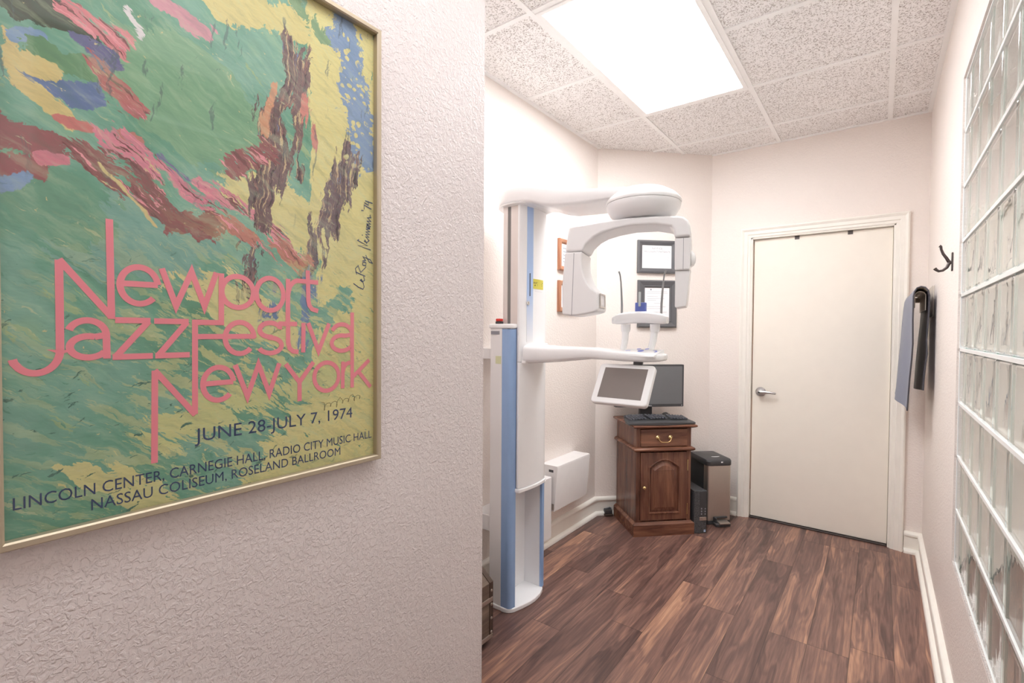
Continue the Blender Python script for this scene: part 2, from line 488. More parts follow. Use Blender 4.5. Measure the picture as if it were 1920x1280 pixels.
# baseboards: capped board with a quarter round shoe
BP = [(0, 0), (-0.032, 0), (-0.032, 0.012), (-0.026, 0.024), (-0.014, 0.028), (-0.014, 0.103), (-0.020, 0.106), (-0.022, 0.116), (-0.016, 0.126), (-0.006, 0.132), (0, 0.132)]
struct('baseboard_left', MB().sweep([(XL, YE), (XL, YC), (XC, YB), (-0.823, YB)], BP), M_TRIM, smooth=50)
struct('baseboard_right', MB().sweep([(0.139, YB), (XR, YB), (XR, YF)], BP), M_TRIM, smooth=50)
struct('baseboard_near', MB().sweep([(XH, YF), (XH, YE), (XL, YE)], BP), M_TRIM, smooth=50)
struct('baseboard_beyond', MB().sweep([(XS, YB), (XS, YF)], BP), M_TRIM, smooth=50)

# door: casing, jambs, leaf, lever
CP = [(0, 0), (0, 0.020), (0.008, 0.024), (0.018, 0.020), (0.022, 0.016), (0.044, 0.014), (0.048, 0.009), (0.060, 0.008), (0.066, 0.005), (0.066, 0)]
CX0, CX1, CZ = -0.821, 0.1361, 2.103
fb = lambda a, c, h: (a, YB-h, c)
struct('trim_2', MB().frame(CX0, CX1, 0, CZ, CP, fb, 'U'), M_TRIM, smooth=30)
dr = sroot('door_1', 'plain cream flush door with lever handle in the back wall', 'door', (DX0, YB, 0))
b = MB(); b.box(DX0, DX0+0.018, YB, YB+0.11, 0, DZ); b.box(DX1-0.018, DX1, YB, YB+0.11, 0, DZ); b.box(DX0, DX1, YB, YB+0.11, DZ-0.018, DZ)
b.box(DX0+0.018, DX0+0.026, YB+0.078, YB+0.11, 0, DZ-0.018); b.box(DX1-0.026, DX1-0.018, YB+0.078, YB+0.11, 0, DZ-0.018)
obj('jamb', b, M_TRIM, dr, bevel=0.002)
LX0, LX1, LZ0, LZ1 = DX0+0.023, DX1-0.020, 0.012, DZ-0.021
leaf = obj('door_leaf', MB().box(LX0, LX1, YB+0.032, YB+0.076, LZ0, LZ1), M_DOOR, dr, bevel=0.002)
b = MB()
for z in [0.93+0.018*i for i in range(-3, 8)]: b.box(LX0-0.004, LX0+0.0005, YB+0.040, YB+0.066, z, z+0.011)
obj('latch_plate', b, M_NICKEL, leaf)
obj('gap_strip', MB().box(DX0+0.018, LX0, YB+0.045, YB+0.070, 0.2, 2.0), M_PLAQUE, dr)  # brown strip filling the gap beside the leaf
obj('threshold', MB().box(DX0+0.018, DX1-0.018, YB+0.010, YB+0.10, 0.0, 0.009), M_BRONZE, dr, bevel=0.002)
hz = 0.925; hx = -0.682
hd = MB(); hd.lathe((hx, YB+0.032, hz), [(0.0, 0), (0.034, 0), (0.034, -0.006), (0.029, -0.011), (0.015, -0.013), (0.012, -0.045), (0.0, -0.045)], 'y')
rose = obj('handle', hd, M_NICKEL, leaf, smooth=35)
rs = []
for i, (dx, dz, w, t) in enumerate([(-0.014, 0, 0.004, 0.003), (-0.010, 0, 0.012, 0.009), (0.0, 0, 0.014, 0.010), (0.03, 0.002, 0.0125, 0.009), (0.065, 0.002, 0.0085, 0.007), (0.10, -0.001, 0.0075, 0.006), (0.106, -0.002, 0.004, 0.003)]):
    rs.append([(hx+dx, YB+0.032-0.050+t*math.cos(a), hz+dz+w*math.sin(a)) for a in [2*PI*k/12 for k in range(12)]])
obj('lever', MB().rings(rs), M_NICKEL, leaf, smooth=60)
obj('keyhole', MB().lathe((hx-0.002, YB+0.032-0.060, hz), [(0, 0), (0.006, 0), (0.006, -0.0012), (0, -0.0012)], 'y', 16), M_DARK, leaf)
# two dark clips hooked over the top edge of the door
for i, (cx, lab) in enumerate([(-0.470, 'small dark over-door clip nearer the left corner of the door top'), (-0.166, 'small dark over-door clip nearer the right corner of the door top')]):
    cz = LZ1
    b = MB(); b.box(cx-0.014, cx+0.014, YB+0.029, YB+0.0315, cz-0.022, cz+0.0045); b.box(cx-0.014, cx+0.014, YB+0.029, YB+0.060, cz+0.0015, cz+0.0045)
    tag(obj('over_door_clip', b, M_BRONZE, bevel=0.0008), lab, 'clip', 'clips on the door top')

# glass block panel
w1 = sroot('window_1', 'glass block panel set in the right wall', 'window', (XR, OPY1, OPZ0))
RC = 0.008                                        # recess of the block faces
S = 0.197
SY = 0.19
b = MB()
for i in range(10):
    z = OPZ0+S*i
    b.box(XR+RC-0.0015, XR+RC+0.075, OPY0, OPY1, max(z-0.006, OPZ0), min(z+0.006, OPZ1))
b.box(XR+RC-0.0015, XR+RC+0.075, OPY1-0.010, OPY1, OPZ0, OPZ1)
obj('joint_strip', b, M_JOINT, w1, bevel=0.0012)
ys = [OPY1-0.011, OPY1-0.105]
while ys[-1]-SY > OPY0+0.02: ys.append(ys[-1]-SY)
b = MB()
for y in ys[1:-1]: b.box(XR+RC+0.004, XR+RC+0.071, y-0.0035, y+0.0035, OPZ0+0.002, OPZ1-0.002)
obj('vertical_joint', b, M_GREENJOINT, w1)
def plate_mesh(w, h):
    """moulded face plate with softened edges and a shallow dished face"""
    rs = [[(x, p, q) for p, q in rrect(e, w-e, e, h-e, 0.008, 3)] for x, e in ((0.0022, 0.022), (0.0006, 0.014), (0.0, 0.010), (0.0012, 0.004), (0.004, 0.002), (0.0085, 0.002))]
    return MB().rings(rs).mesh('face_plate', 50)
def web_mesh(w, h):
    ro = rrect(0.003, w-0.003, 0.003, h-0.003, 0.008, 3); ri = rrect(0.009, w-0.009, 0.009, h-0.009, 0.006, 3)
    rs = [[(x, p, q) for p, q in r] for x, r in ((0.0087, ro), (0.0643, ro), (0.0643, ri), (0.0087, ri), (0.0087, ro))]
    return MB().rings(rs, False, False).mesh('glass_block', 50)
cache = {}
MX = Matrix.Rotation(PI, 4, 'Z')
for i in range(9):
    z = OPZ0+S*i+0.006
    for j in range(len(ys)-1):
        w = ys[j]-ys[j+1]; key = round(w, 3)
        if key not in cache:
            cache[key] = (web_mesh(w, S-0.012), plate_mesh(w, S-0.012)); cache[key][0].materials.append(M_WEB); cache[key][1].materials.append(M_GLASS)
        o = bpy.data.objects.new('glass_block', cache[key][0]); COL.objects.link(o); o.parent = w1
        o.location = Vector((XR+RC, ys[j+1], z))-Vector(w1.location)
        for k in (0, 1):
            f_ = bpy.data.objects.new('face_plate', cache[key][1]); COL.objects.link(f_); f_.parent = o
            if k: f_.location = (0.073, w, 0); f_.rotation_euler = (0, 0, PI)
b = MB()
b.box(XR+0.0005, XR+0.099, OPY0, OPY1-0.0004, OPZ0-0.0, OPZ0+0.0055)
obj('sill', b, M_REVEAL, w1)

# ceiling lights
def lamp(name, label, x0, x1, y0, y1, mat):
    t = thing(name, label, 'light', ((x0+x1)/2, (y0+y1)/2, H))
    f = lambda a, c, h: (a, c, H-h)
    obj('frame', MB().frame(x0+0.012, x1-0.012, y0+0.012, y1-0.012, [(0, 0.0), (0, 0.010), (0.022, 0.008), (0.024, 0.002), (0.024, 0)], f), M_GRID, t, bevel=0.001)
    obj('diffuser', MB().box(x0+0.034, x1-0.034, y0+0.034, y1-0.034, H-0.005, H-0.001), mat, t)
    return t
lamp('ceiling_light', 'glowing rectangular ceiling panel above the x-ray machine', GX, GX+T, GY-2*T, GY, M_LAMP)
lamp('ceiling_light', 'unseen ceiling light added in the hall near the framed poster', GX+T, GX+2*T, GY-5*T, GY-3*T, M_ADDEDHALL)  # added out of view to match the lighting around the poster wall
lamp('ceiling_light', 'unseen ceiling light added in the room behind the glass blocks', 0.62, 1.23, 1.3, 2.52, M_ADDEDSIDE)  # invented lamp that brightens the glass blocks from behind

# ---------------------------------------------------------------- framed poster on the near wall
PY0, PZ0 = 0.098, 1.06
po = thing('framed_poster', 'large colourful jazz festival poster in a thin metallic frame on the near wall', 'poster', (XH, PY0, PZ0))
fp = lambda a, c, h: (XH+h, a, c)
obj('frame', MB().frame(0.0883, 0.6818, 1.0667, 2.005, [(0, 0.0005), (0, 0.0205), (0.0015, 0.022), (0.0085, 0.022), (0.0108, 0.0195), (0.0108, 0.003), (0.004, 0.0005)], fp), M_FRAMEGOLD, po, smooth=30)
STROKES = [
 ((0.399, 0.0),(0.602, 0.206),0.1,(204, 190, 118),'d',0.09),
 ((0.494, 0.925),(0.532, 0.061),0.085,(209, 192, 116),'v',0.05),
 ((0.175, 0.413),(0.379, 0.269),0.035,(203, 188, 122),'d',0.07),
 ((0.077, 0.093),(0.193, -0.002),0.02,(196, 186, 118),'d',0.06),
 ((0.194, 0.135),(0.493, 0.212),0.03,(190, 188, 120),'d',0.09),
 ((0.312, 0.544),(0.493, 0.445),0.05,(206, 190, 120),'n',0.06),
 ((0.191, 0.673),(0.277, 0.636),0.085,(112, 158, 122),'d',0.05),
 ((0.098, 0.425),(0.196, 0.433),0.06,(110, 158, 146),'d',0.07),
 ((0.023, 0.475),(0.075, 0.451),0.045,(98, 150, 124),'d',0.06),
 ((0.269, 0.834),(0.402, 0.874),0.03,(203, 184, 112),'n',0.05),
 ((0.494, 0.963),(0.559, 0.661),0.035,(112, 136, 178),'n',0.07),
 ((0.402, 0.904),(0.446, 0.87),0.012,(120, 150, 110),'n',0.05),
 ((0.035, 0.717),(0.077, 0.711),0.026,(74, 78, 66),'n',0.03),
 ((0.077, 0.729),(0.121, 0.71),0.017,(204, 98, 112),'d',0.03),
 ((0.134, 0.767),(0.151, 0.736),0.007,(208, 198, 204),'d',0.02),
 ((0.177, 0.794),(0.244, 0.782),0.012,(196, 124, 142),'d',0.04),
 ((0.01, 0.667),(0.019, 0.611),0.009,(202, 176, 108),'n',0.02),
 ((0.017, 0.665),(0.041, 0.674),0.011,(112, 142, 184),'n',0.012),
 ((0.045, 0.656),(0.088, 0.654),0.018,(96, 140, 100),'n',0.04),
 ((0.039, 0.608),(0.091, 0.618),0.018,(84, 104, 156),'n',0.035),
 ((0.077, 0.689),(0.109, 0.678),0.014,(98, 92, 142),'n',0.03),
 ((0.019, 0.618),(0.07, 0.57),0.011,(204, 178, 108),'d',0.022),
 ((0.024, 0.633),(0.049, 0.63),0.014,(204, 178, 108),'d',0.02),
 ((0.004, 0.538),(0.049, 0.538),0.022,(148, 76, 82),'n',0.03),
 ((0.004, 0.497),(0.033, 0.502),0.018,(150, 72, 80),'n',0.04),
 ((0.057, 0.571),(0.09, 0.571),0.007,(192, 92, 90),'n',0.01),
 ((0.12, 0.579),(0.145, 0.572),0.008,(194, 98, 92),'n',0.012),
 ((0.091, 0.674),(0.136, 0.62),0.01,(176, 78, 84),'d',0.05),
 ((0.003, 0.47),(0.025, 0.489),0.009,(110, 140, 186),'n',0.02),
 ((0.105, 0.571),(0.251, 0.512),0.016,(204, 102, 128),'d',0.055),
 ((0.251, 0.512),(0.369, 0.469),0.013,(206, 104, 128),'d',0.05),
 ((0.081, 0.537),(0.197, 0.475),0.018,(140, 72, 76),'d',0.06),
 ((0.196, 0.462),(0.247, 0.462),0.02,(142, 66, 70),'n',0.04),
 ((0.043, 0.512),(0.07, 0.516),0.008,(200, 100, 122),'n',0.014),
 ((0.176, 0.561),(0.212, 0.537),0.008,(112, 98, 150),'d',0.03),
 ((0.104, 0.525),(0.168, 0.453),0.003,(202, 176, 112),'d',0.006),
 ((0.386, 0.831),(0.37, 0.706),0.016,(112, 78, 86),'v',0.05),
 ((0.36, 0.702),(0.338, 0.483),0.022,(112, 76, 82),'v',0.06),
 ((0.41, 0.832),(0.392, 0.584),0.013,(116, 82, 88),'v',0.05),
 ((0.285, 0.565),(0.34, 0.618),0.018,(146, 70, 76),'d',0.05),
 ((0.519, 0.65),(0.457, 0.504),0.028,(110, 82, 92),'v',0.06),
 ((0.445, 0.492),(0.417, 0.394),0.016,(112, 86, 96),'v',0.06),
 ((0.32, 0.432),(0.311, 0.346),0.012,(110, 84, 92),'v',0.06),
 ((0.276, 0.472),(0.4, 0.423),0.012,(182, 98, 84),'d',0.06),
 ((0.428, 0.395),(0.411, 0.269),0.01,(92, 116, 162),'v',0.06),
 ((0.354, 0.368),(0.346, 0.309),0.01,(92, 114, 160),'v',0.05),
 ((0.417, 0.734),(0.425, 0.654),0.008,(200, 106, 96),'v',0.04),
 ((0.355, 0.749),(0.34, 0.647),0.006,(198, 128, 90),'v',0.04),
 ((0.445, 0.311),(0.506, 0.357),0.02,(104, 158, 138),'n',0.07),
]
def art_mat():
    g = NT('poster_print'); p = g.obj()
    sp = g.n('ShaderNodeSeparateXYZ', {0: p}); a, c = sp.outputs[1], sp.outputs[2]
    P = g.n('ShaderNodeCombineXYZ', {0: a, 1: c}).outputs[0]
    wob = g.noise(P, 11.0, 5.0, 0.6)
    PW = g.vm('MULTIPLY_ADD', wob.outputs['Color'], (0.044, 0.044, 0.0), g.vm('SUBTRACT', P, (0.022, 0.022, 0)).outputs[0]).outputs[0]
    def field(ang, lo, hi, det=5.0, seed=0.0):
        r = g.n('ShaderNodeVectorRotate', {'Angle': -math.radians(ang)}, rotation_type='Z_AXIS'); g.set(r, 'Vector', PW)
        return g.noise(g.vm('ADD', g.scale(r.outputs[0], (lo, hi, 1.0)), (seed, seed*1.7, 0)).outputs[0], 1.0, det, 0.68, 0.3).outputs[0]
    F = {'d': field(-38, 9, 42), 'v': field(84, 8, 48, seed=3.1), 'n': g.noise(PW, 22.0, 6.0, 0.68, 0.4).outputs[0], 'h': field(10, 10, 50, seed=9.0)}
    # washed green ground
    base = g.ramp(g.noise(PW, 5.0, 4.0, 0.6).outputs[0], [(0.30, lin((84, 140, 108))), (0.45, lin((100, 158, 134))), (0.56, lin((120, 170, 152))), (0.70, lin((132, 174, 136)))])
    col = g.mix(g.range(F['d'], 0.60, 0.63), base, lin((150, 176, 128)))
    MB_, MP_ = 0.0, 0.0
    for A, B, r, rgb, fl, amp in STROKES:
        A = Vector((A[0], A[1], 0)); B = Vector((B[0], B[1], 0)); d = B-A; Ln = d.length; d.normalize()
        q = g.vm('SUBTRACT', PW, tuple(A)).outputs[0]
        t = g.vm('DOT_PRODUCT', q, tuple(d)).outputs['Value']
        t = g.math('MINIMUM', g.math('MAXIMUM', t, 0.0), Ln)
        cp = g.vm('SCALE', tuple(d)); g.set(cp, 'Scale', t)
        dist = g.vm('DISTANCE', q, cp.outputs[0]).outputs['Value']
        e = g.math('MULTIPLY_ADD', g.math('SUBTRACT', F[fl], 0.5), amp*2.2, r)
        m = g.math('MULTIPLY', g.math('SUBTRACT', e, dist), 900.0, clamp=True)
        gy = sum(rgb)/3.0; rgb2 = tuple(min(250, (v*0.93+gy*0.07)*1.06) for v in rgb)
        col = g.mix(m, col, lin(rgb2))
        if fl == 'v' and rgb[0] < 125 and rgb[2] < 110: MB_ = g.math('MAXIMUM', MB_, m)
        elif isinstance(MB_, float) is False: MB_ = g.math('MULTIPLY', MB_, g.math('SUBTRACT', 1.0, m))
        if fl == 'd' and rgb[0] > 130 and rgb[1] < 110: MP_ = g.math('MAXIMUM', MP_, m)
        elif isinstance(MP_, float) is False: MP_ = g.math('MULTIPLY', MP_, g.math('SUBTRACT', 1.0, m))
    sv = field(86, 12, 150, 4.0, 11.0); sv2 = field(82, 16, 120, 4.0, 17.0)
    col = g.mix(g.math('MULTIPLY', MB_, g.range(sv, 0.57, 0.60)), col, lin((206, 172, 128)))
    col = g.mix(g.math('MULTIPLY', MB_, g.range(sv, 0.43, 0.40)), col, lin((76, 52, 62)))
    col = g.mix(g.math('MULTIPLY', MB_, g.range(sv2, 0.60, 0.62)), col, lin((150, 96, 92)))
    col = g.mix(g.math('MULTIPLY', MB_, g.range(sv2, 0.36, 0.34)), col, lin((104, 120, 168)))
    sd = field(-40, 14, 130, 4.0, 21.0); sd2 = field(-36, 18, 90, 5.0, 27.0)
    col = g.mix(g.math('MULTIPLY', MP_, g.range(sd, 0.57, 0.59)), col, lin((226, 130, 146)))
    col = g.mix(g.math('MULTIPLY', MP_, g.range(sd, 0.42, 0.40)), col, lin((122, 60, 66)))
    col = g.mix(g.math('MULTIPLY', MP_, g.range(sd2, 0.61, 0.625)), col, lin((120, 166, 148)))
    col = g.mix(g.math('MULTIPLY', MP_, g.range(sd2, 0.37, 0.355)), col, lin((212, 180, 124)))
    # paint spatter in the blue corner
    vo = g.n('ShaderNodeTexVoronoi', {'Scale': 62.0}, feature='F1'); g.set(vo, 'Vector', PW)
    corner = g.math('MULTIPLY', g.range(a, 0.47, 0.50), g.range(c, 0.62, 0.66))
    col = g.mix(g.math('MULTIPLY', corner, g.math('MULTIPLY', g.range(vo.outputs['Distance'], 0.36, 0.33), g.range(F['n'], 0.46, 0.50))), col, lin((216, 200, 130)))
    # loose flecks and dry-brush drags over everything
    fl = field(-30, 30, 110, 4.0, 5.0)
    low = g.range(c, 0.55, 0.25)
    col = g.mix(g.math('MULTIPLY', g.range(fl, 0.635, 0.65), low), col, lin((92, 150, 126)))
    ym = g.math('MULTIPLY', g.math('MULTIPLY', g.range(field(-33, 12, 52, 5.0, 43.0), 0.53, 0.55), g.range(c, 0.50, 0.30)), g.range(a, 0.02, 0.30, 0.25, 0.95))
    col = g.mix(g.math('MULTIPLY', ym, 0.85), col, lin((206, 198, 130)))
    fl2 = field(24, 26, 90, 4.0, 8.0)
    col = g.mix(g.math('MULTIPLY', g.range(fl2, 0.64, 0.655), g.math('MULTIPLY', low, g.range(a, 0.55, 0.2, 0.2, 1.0))), col, lin((70, 112, 100)))
    br = field(-34, 13, 64, 5.0, 31.0); br2 = field(-28, 20, 100, 4.0, 37.0)
    col = g.mix(g.range(br, 0.50, 0.66, 0.0, 0.26), col, lin((186, 204, 168)))
    col = g.mix(g.range(br, 0.50, 0.34, 0.0, 0.24), col, lin((78, 118, 104)))
    col = g.mix(g.math('MULTIPLY', g.range(br2, 0.655, 0.665), 0.55), col, lin((196, 196, 150)))
    fl3 = g.noise(PW, 70.0, 5.0, 0.7).outputs[0]
    col = g.mix(g.range(fl3, 0.66, 0.68), col, lin((208, 190, 130)))
    col = g.mix(g.math('MULTIPLY', g.range(F['v'], 0.62, 0.64), g.range(c, 0.45, 0.6, 0.0, 0.6)), col, lin((92, 104, 110)))
    fine = g.noise(g.scale(P, (60.0, 300.0, 1.0)), 1.0, 3.0, 0.6).outputs[0]
    col = g.mix(g.range(fine, 0.2, 0.8, 0.0, 0.14), col, lin((60, 70, 60)))
    hs = g.n('ShaderNodeHueSaturation', {'Saturation': 0.86, 'Value': 1.26}); g.set(hs, 'Color', col)
    g.bsdf(hs.outputs[0], 0.45, 0, None, 0.3)
    return g.m
obj('artwork', MB().box(XH+0.001, XH+0.007, 0.0975, 0.6725, 1.0765, 1.9955), art_mat(), po)
HL = 0.0074
f2 = lambda p, q: (XH+HL, PY0+p, PZ0+q)
M_PINK = plain('poster_pink', (255, 146, 162), 0.5, vary=0.02)
M_NAVY = plain('poster_navy', (62, 76, 116), 0.5)
SW = 0.0088
LET = {
 'newport_lettering': [
  [(0.0578, 0.3846), (0.0579, 0.3172), (0.0578, 0.262)]+arc(0.0335, 0.262, 0.0243, 0.0305, 0, -130, 16)+[(0.0132, 0.2455), (0.0118, 0.2505)],
  [(0.0575, 0.3855), (0.1140, 0.3085)], [(0.1126, 0.4501), (0.1139, 0.3055)],
  arc(0.1478, 0.3569, 0.0235, 0.0275, 5, 318, 40), [(0.1243, 0.3585), (0.1712, 0.3590)],
  [(0.1765, 0.3856), (0.1955, 0.3283), (0.2178, 0.3845), (0.2362, 0.3292), (0.2548, 0.3870)],
  [(0.2625, 0.3864), (0.2618, 0.2990)], arc(0.2889, 0.3567, 0.0262, 0.0270, 0, 360, 44),
  arc(0.3449, 0.3562, 0.0248, 0.0295, 0, 360, 44),
  [(0.3789, 0.3876), (0.3779, 0.3042)], [(0.3789, 0.3600), (0.3825, 0.3740), (0.3890, 0.3820), (0.3960, 0.3856), (0.4404, 0.3856)],
  [(0.4184, 0.4075), (0.4195, 0.3490), (0.4215, 0.3400), (0.4270, 0.3325), (0.4403, 0.3290)]],
 'jazz_lettering': [
  arc(0.0868, 0.2820, 0.0210, 0.0210, 160, 0, 18)+[(0.1082, 0.2480)], arc(0.0880, 0.2655, 0.0202, 0.0150, 70, 330, 30), [(0.0945, 0.2796), (0.1075, 0.2822)],
  [(0.118, 0.3040), (0.1613, 0.3040)], [(0.1590, 0.3030), (0.1190, 0.2510)], [(0.1145, 0.2500), (0.1640, 0.2500)],
  [(0.1659, 0.3036), (0.213, 0.3036)], [(0.2110, 0.3030), (0.1715, 0.2510)], [(0.1670, 0.2500), (0.2141, 0.2500)]],
 'festival_lettering': [
  [(0.2222, 0.3072), (0.2212, 0.1523)], [(0.2193, 0.3028), (0.2662, 0.3028)], [(0.2235, 0.2793), (0.3181, 0.2793)],
  arc(0.2919, 0.2766, 0.0240, 0.0273, 0, 318, 40),
  [(0.3620, 0.2925)]+arc(0.3450, 0.2910, 0.0190, 0.0130, 20, 270, 20)+arc(0.3450, 0.2625, 0.0210, 0.0140, 90, -160, 24),
  [(0.3786, 0.3337), (0.3786, 0.2676), (0.3815, 0.2565), (0.3880, 0.2505), (0.3992, 0.249)], [(0.3600, 0.3026), (0.3965, 0.3026)],
  [(0.4095, 0.3050), (0.4085, 0.2476)], [(0.419, 0.3050), (0.441, 0.2494), (0.4645, 0.3050)],
  arc(0.4940, 0.2830, 0.0235, 0.0205, 160, 0, 18)+[(0.5170, 0.2460)], arc(0.4935, 0.2645, 0.0232, 0.0160, 70, 330, 30), [(0.5000, 0.2795), (0.5170, 0.2822)]],
 'new_york_lettering': [
  [(0.1664, 0.2271), (0.1648, 0.0836)], [(0.1660, 0.2275), (0.2218, 0.1510)],
  arc(0.2570, 0.1993, 0.0238, 0.0278, 5, 318, 40), [(0.2330, 0.2005), (0.2805, 0.2010)],
  [(0.2836, 0.2299), (0.3041, 0.1727), (0.3235, 0.2286), (0.3427, 0.1742), (0.3615, 0.2290)],
  [(0.3738, 0.2270), (0.401, 0.1905), (0.4300, 0.2281)], [(0.401, 0.1925), (0.4009, 0.1537)],
  arc(0.4590, 0.1971, 0.0272, 0.0285, 0, 360, 44),
  [(0.4962, 0.2260), (0.4955, 0.1699)], [(0.4962, 0.2040), (0.4985, 0.2140), (0.5040, 0.2205), (0.5135, 0.2235)],
  [(0.5184, 0.3291), (0.5183, 0.1697)], [(0.5190, 0.1915), (0.5614, 0.2265)], [(0.5340, 0.2025), (0.5650, 0.1670)]],
}
for nm, strokes in LET.items():
    b = MB()
    for k_, st in enumerate(strokes): b.ribbon(st, SW, lambda p, q, h=HL+0.00004*k_: (XH+h, PY0+p, PZ0+q))
    obj(nm, b, M_PINK, po, smooth=None)
for nm, txt, x0, x1, base, cap in [('date_lettering', 'JUNE 28-JULY 7, 1974', 0.2205, 0.5190, 0.1062, 0.0216),
        ('venue_lettering', 'LINCOLN CENTER, CARNEGIE HALL, RADIO CITY MUSIC HALL', 0.0103, 0.5680, 0.0545, 0.0160),
        ('venue_lettering', 'NASSAU COLISEUM, ROSELAND BALLROOM', 0.0887, 0.4900, 0.0320, 0.0158)]:
    obj(nm, text_mesh(txt, f2, x0, x1, base, cap), M_NAVY, po, smooth=None)
# brushed signature running up the right side
fs = lambda p, q: f2(0.5480-q*0.0115+p*0.0022, 0.3800+p*0.0178)
SIG = [[(0.6, 2.4), (0.2, 1.2), (0, 0.2), (0.3, 0), (0.8, 0.3), (1.2, 0.8), (1.05, 1.0), (0.9, 0.5), (1.1, 0.05), (1.6, 0.4)], [(1.6, 0), (2.0, 2.2)], [(1.7, 1.9), (2.4, 2.3), (2.8, 1.8), (2.0, 1.1), (2.7, 0.1), (2.95, 0.2)],
    arc(3.1, 0.5, 0.22, 0.42, -100, 250, 12), [(3.4, 1.0), (3.55, 0.3), (3.95, 1.0), (3.7, -0.7), (3.3, -1.3), (3.4, -0.5), (4.2, 0.4)],
    [(4.9, -0.6), (5.2, 2.3), (5.35, 0.2), (5.8, 2.5), (5.95, 2.2)], [(5.6, 0.4), (6.0, 0.9), (5.85, 1.0), (5.75, 0.4), (6.0, 0.0), (6.4, 0.8), (6.4, 0.1), (6.7, 0.9), (6.75, 0.05), (7.0, 0.9), (7.1, 0.05), (7.35, 0.9), (7.45, 0.1), (7.9, 0.8), (7.6, 0.9), (7.5, 0.3), (7.75, 0.05), (8.0, 0.9), (8.05, 0.05), (8.35, 0.9), (8.4, 0.05), (8.75, 0.9), (8.85, 0.1), (9.2, 0.4)],
    [(6.5, 1.5), (6.55, 1.7)], [(9.5, 2.4), (9.5, 1.9)], [(9.7, 1.8), (10.2, 1.9), (9.9, 0.2)], [(10.5, 1.9), (10.3, 1.0), (10.8, 1.1)], [(10.75, 1.8), (10.65, 0.1)]]
b = MB()
for k_, st in enumerate(SIG): b.ribbon(st, 0.12, lambda p, q, h=0.00003*k_: tuple(Vector(fs(p, q))+Vector((h, 0, 0))))
obj('signature', b, M_NAVY, po, smooth=None)
b = MB(); sg = []
for k in range(44):
    t = k/43.0
    sg.append((0.447+t*0.095+0.004*math.sin(k*1.0), 0.137+0.012*t+0.0065*math.sin(k*1.0+1.2)*(1.5 if k % 15 < 5 else 0.7)))
b.ribbon(sg, 0.0006, f2)
obj('signature', b, M_BLACKINK, po, smooth=None)
obj('glazing', MB().box(XH+0.0095, XH+0.0110, 0.0990, 0.6712, 1.0777, 1.9943), M_PANE, po)
# ---------------------------------------------------------------- panoramic x-ray machine
mx = thing('panoramic_xray_machine', 'white dental panoramic x-ray machine with pale blue column trim by the left wall', 'x-ray machine', (-1.48, 1.97, 0))
base_pts = [(-1.525, 1.818), (-1.47, 1.816)]+arc(-1.425, 1.866, 0.052, 0.050, 250, 340, 6)+[(-1.362, 1.90), (-1.352, 1.95), (-1.350, 1.99), (-1.356, 2.04), (-1.372, 2.088), (-1.395, 2.118), (-1.525, 2.120)]
obj('base', MB().xy(base_pts, 0, 0.022), M_MACH, mx, bevel=0.005, seg=3)
# fixed lower column: two cheeks and a back
side = [(-1.515, 1.826), (-1.452, 1.822), (-1.440, 1.822), (-1.440, 1.848), (-1.515, 1.848)]
cheek = obj('column_cheek', MB().xy(side, 0.02, 1.365), M_MACHGREY, mx, bevel=0.003)
blu = [(-1.4395, 1.8225), (-1.425, 1.8225)]+arc(-1.405, 1.8455, 0.022, 0.023, 270, 360, 8)+[(-1.381, 1.860), (-1.392, 1.860), (-1.400, 1.852), (-1.4395, 1.848)]
obj('blue_trim', MB().xy(blu, 0.022, 1.362), M_BLUE, mx, smooth=30)['label'] = 'powder blue rounded trim down the near column edge'
cap_pts = [(-1.520, 1.818), (-1.42, 1.816)]+arc(-1.402, 1.842, 0.026, 0.026, 270, 360, 8)+[(-1.378, 1.866), (-1.52, 1.866)]
obj('column_cap', MB().xy(cap_pts, 1.3645, 1.387), M_MACH, mx, bevel=0.008, seg=4)
sb = MB(); sb.box(-1.485, -1.455, 1.826, 1.852, 1.387, 1.399)
st = obj('emergency_stop', sb, M_BLACK, mx, bevel=0.002)
obj('stop_button', MB().box(-1.484, -1.456, 1.827, 1.851, 1.3992, 1.412), M_RED, st, bevel=0.003)
obj('type_plate', MB().box(-1.508, -1.455, 1.8205, 1.8245, 1.336, 1.352), M_INK, mx, bevel=0.0005)
obj('service_sticker', MB().box(-1.478, -1.445, 1.8205, 1.8245, 1.195, 1.232), M_STICKER, mx, bevel=0.0005)
obj('column_back', MB().xy([(-1.512, 1.8485), (-1.490, 1.8485), (-1.490, 2.0915), (-1.512, 2.0915)], 0.022, 1.30), M_MACH, mx, bevel=0.002)
obj('column_cheek', MB().xy([(-1.515, 2.092), (-1.395, 2.092), (-1.395, 2.114), (-1.515, 2.114)], 0.02, 1.10), M_MACHGREY, mx, bevel=0.003)
obj('blue_trim', MB().xy([(-1.3945, 2.091), (-1.383, 2.092), (-1.379, 2.100), (-1.383, 2.113), (-1.3945, 2.1145)], 0.022, 1.10), M_BLUE, mx, smooth=30)
for z0, z1 in ((1.212, 1.266), (0.345, 0.425)):
    obj('wall_bracket', MB().box(XL+0.0005, -1.513, 1.865, 2.04, z0, z1), M_MACHGREY, mx, bevel=0.004)
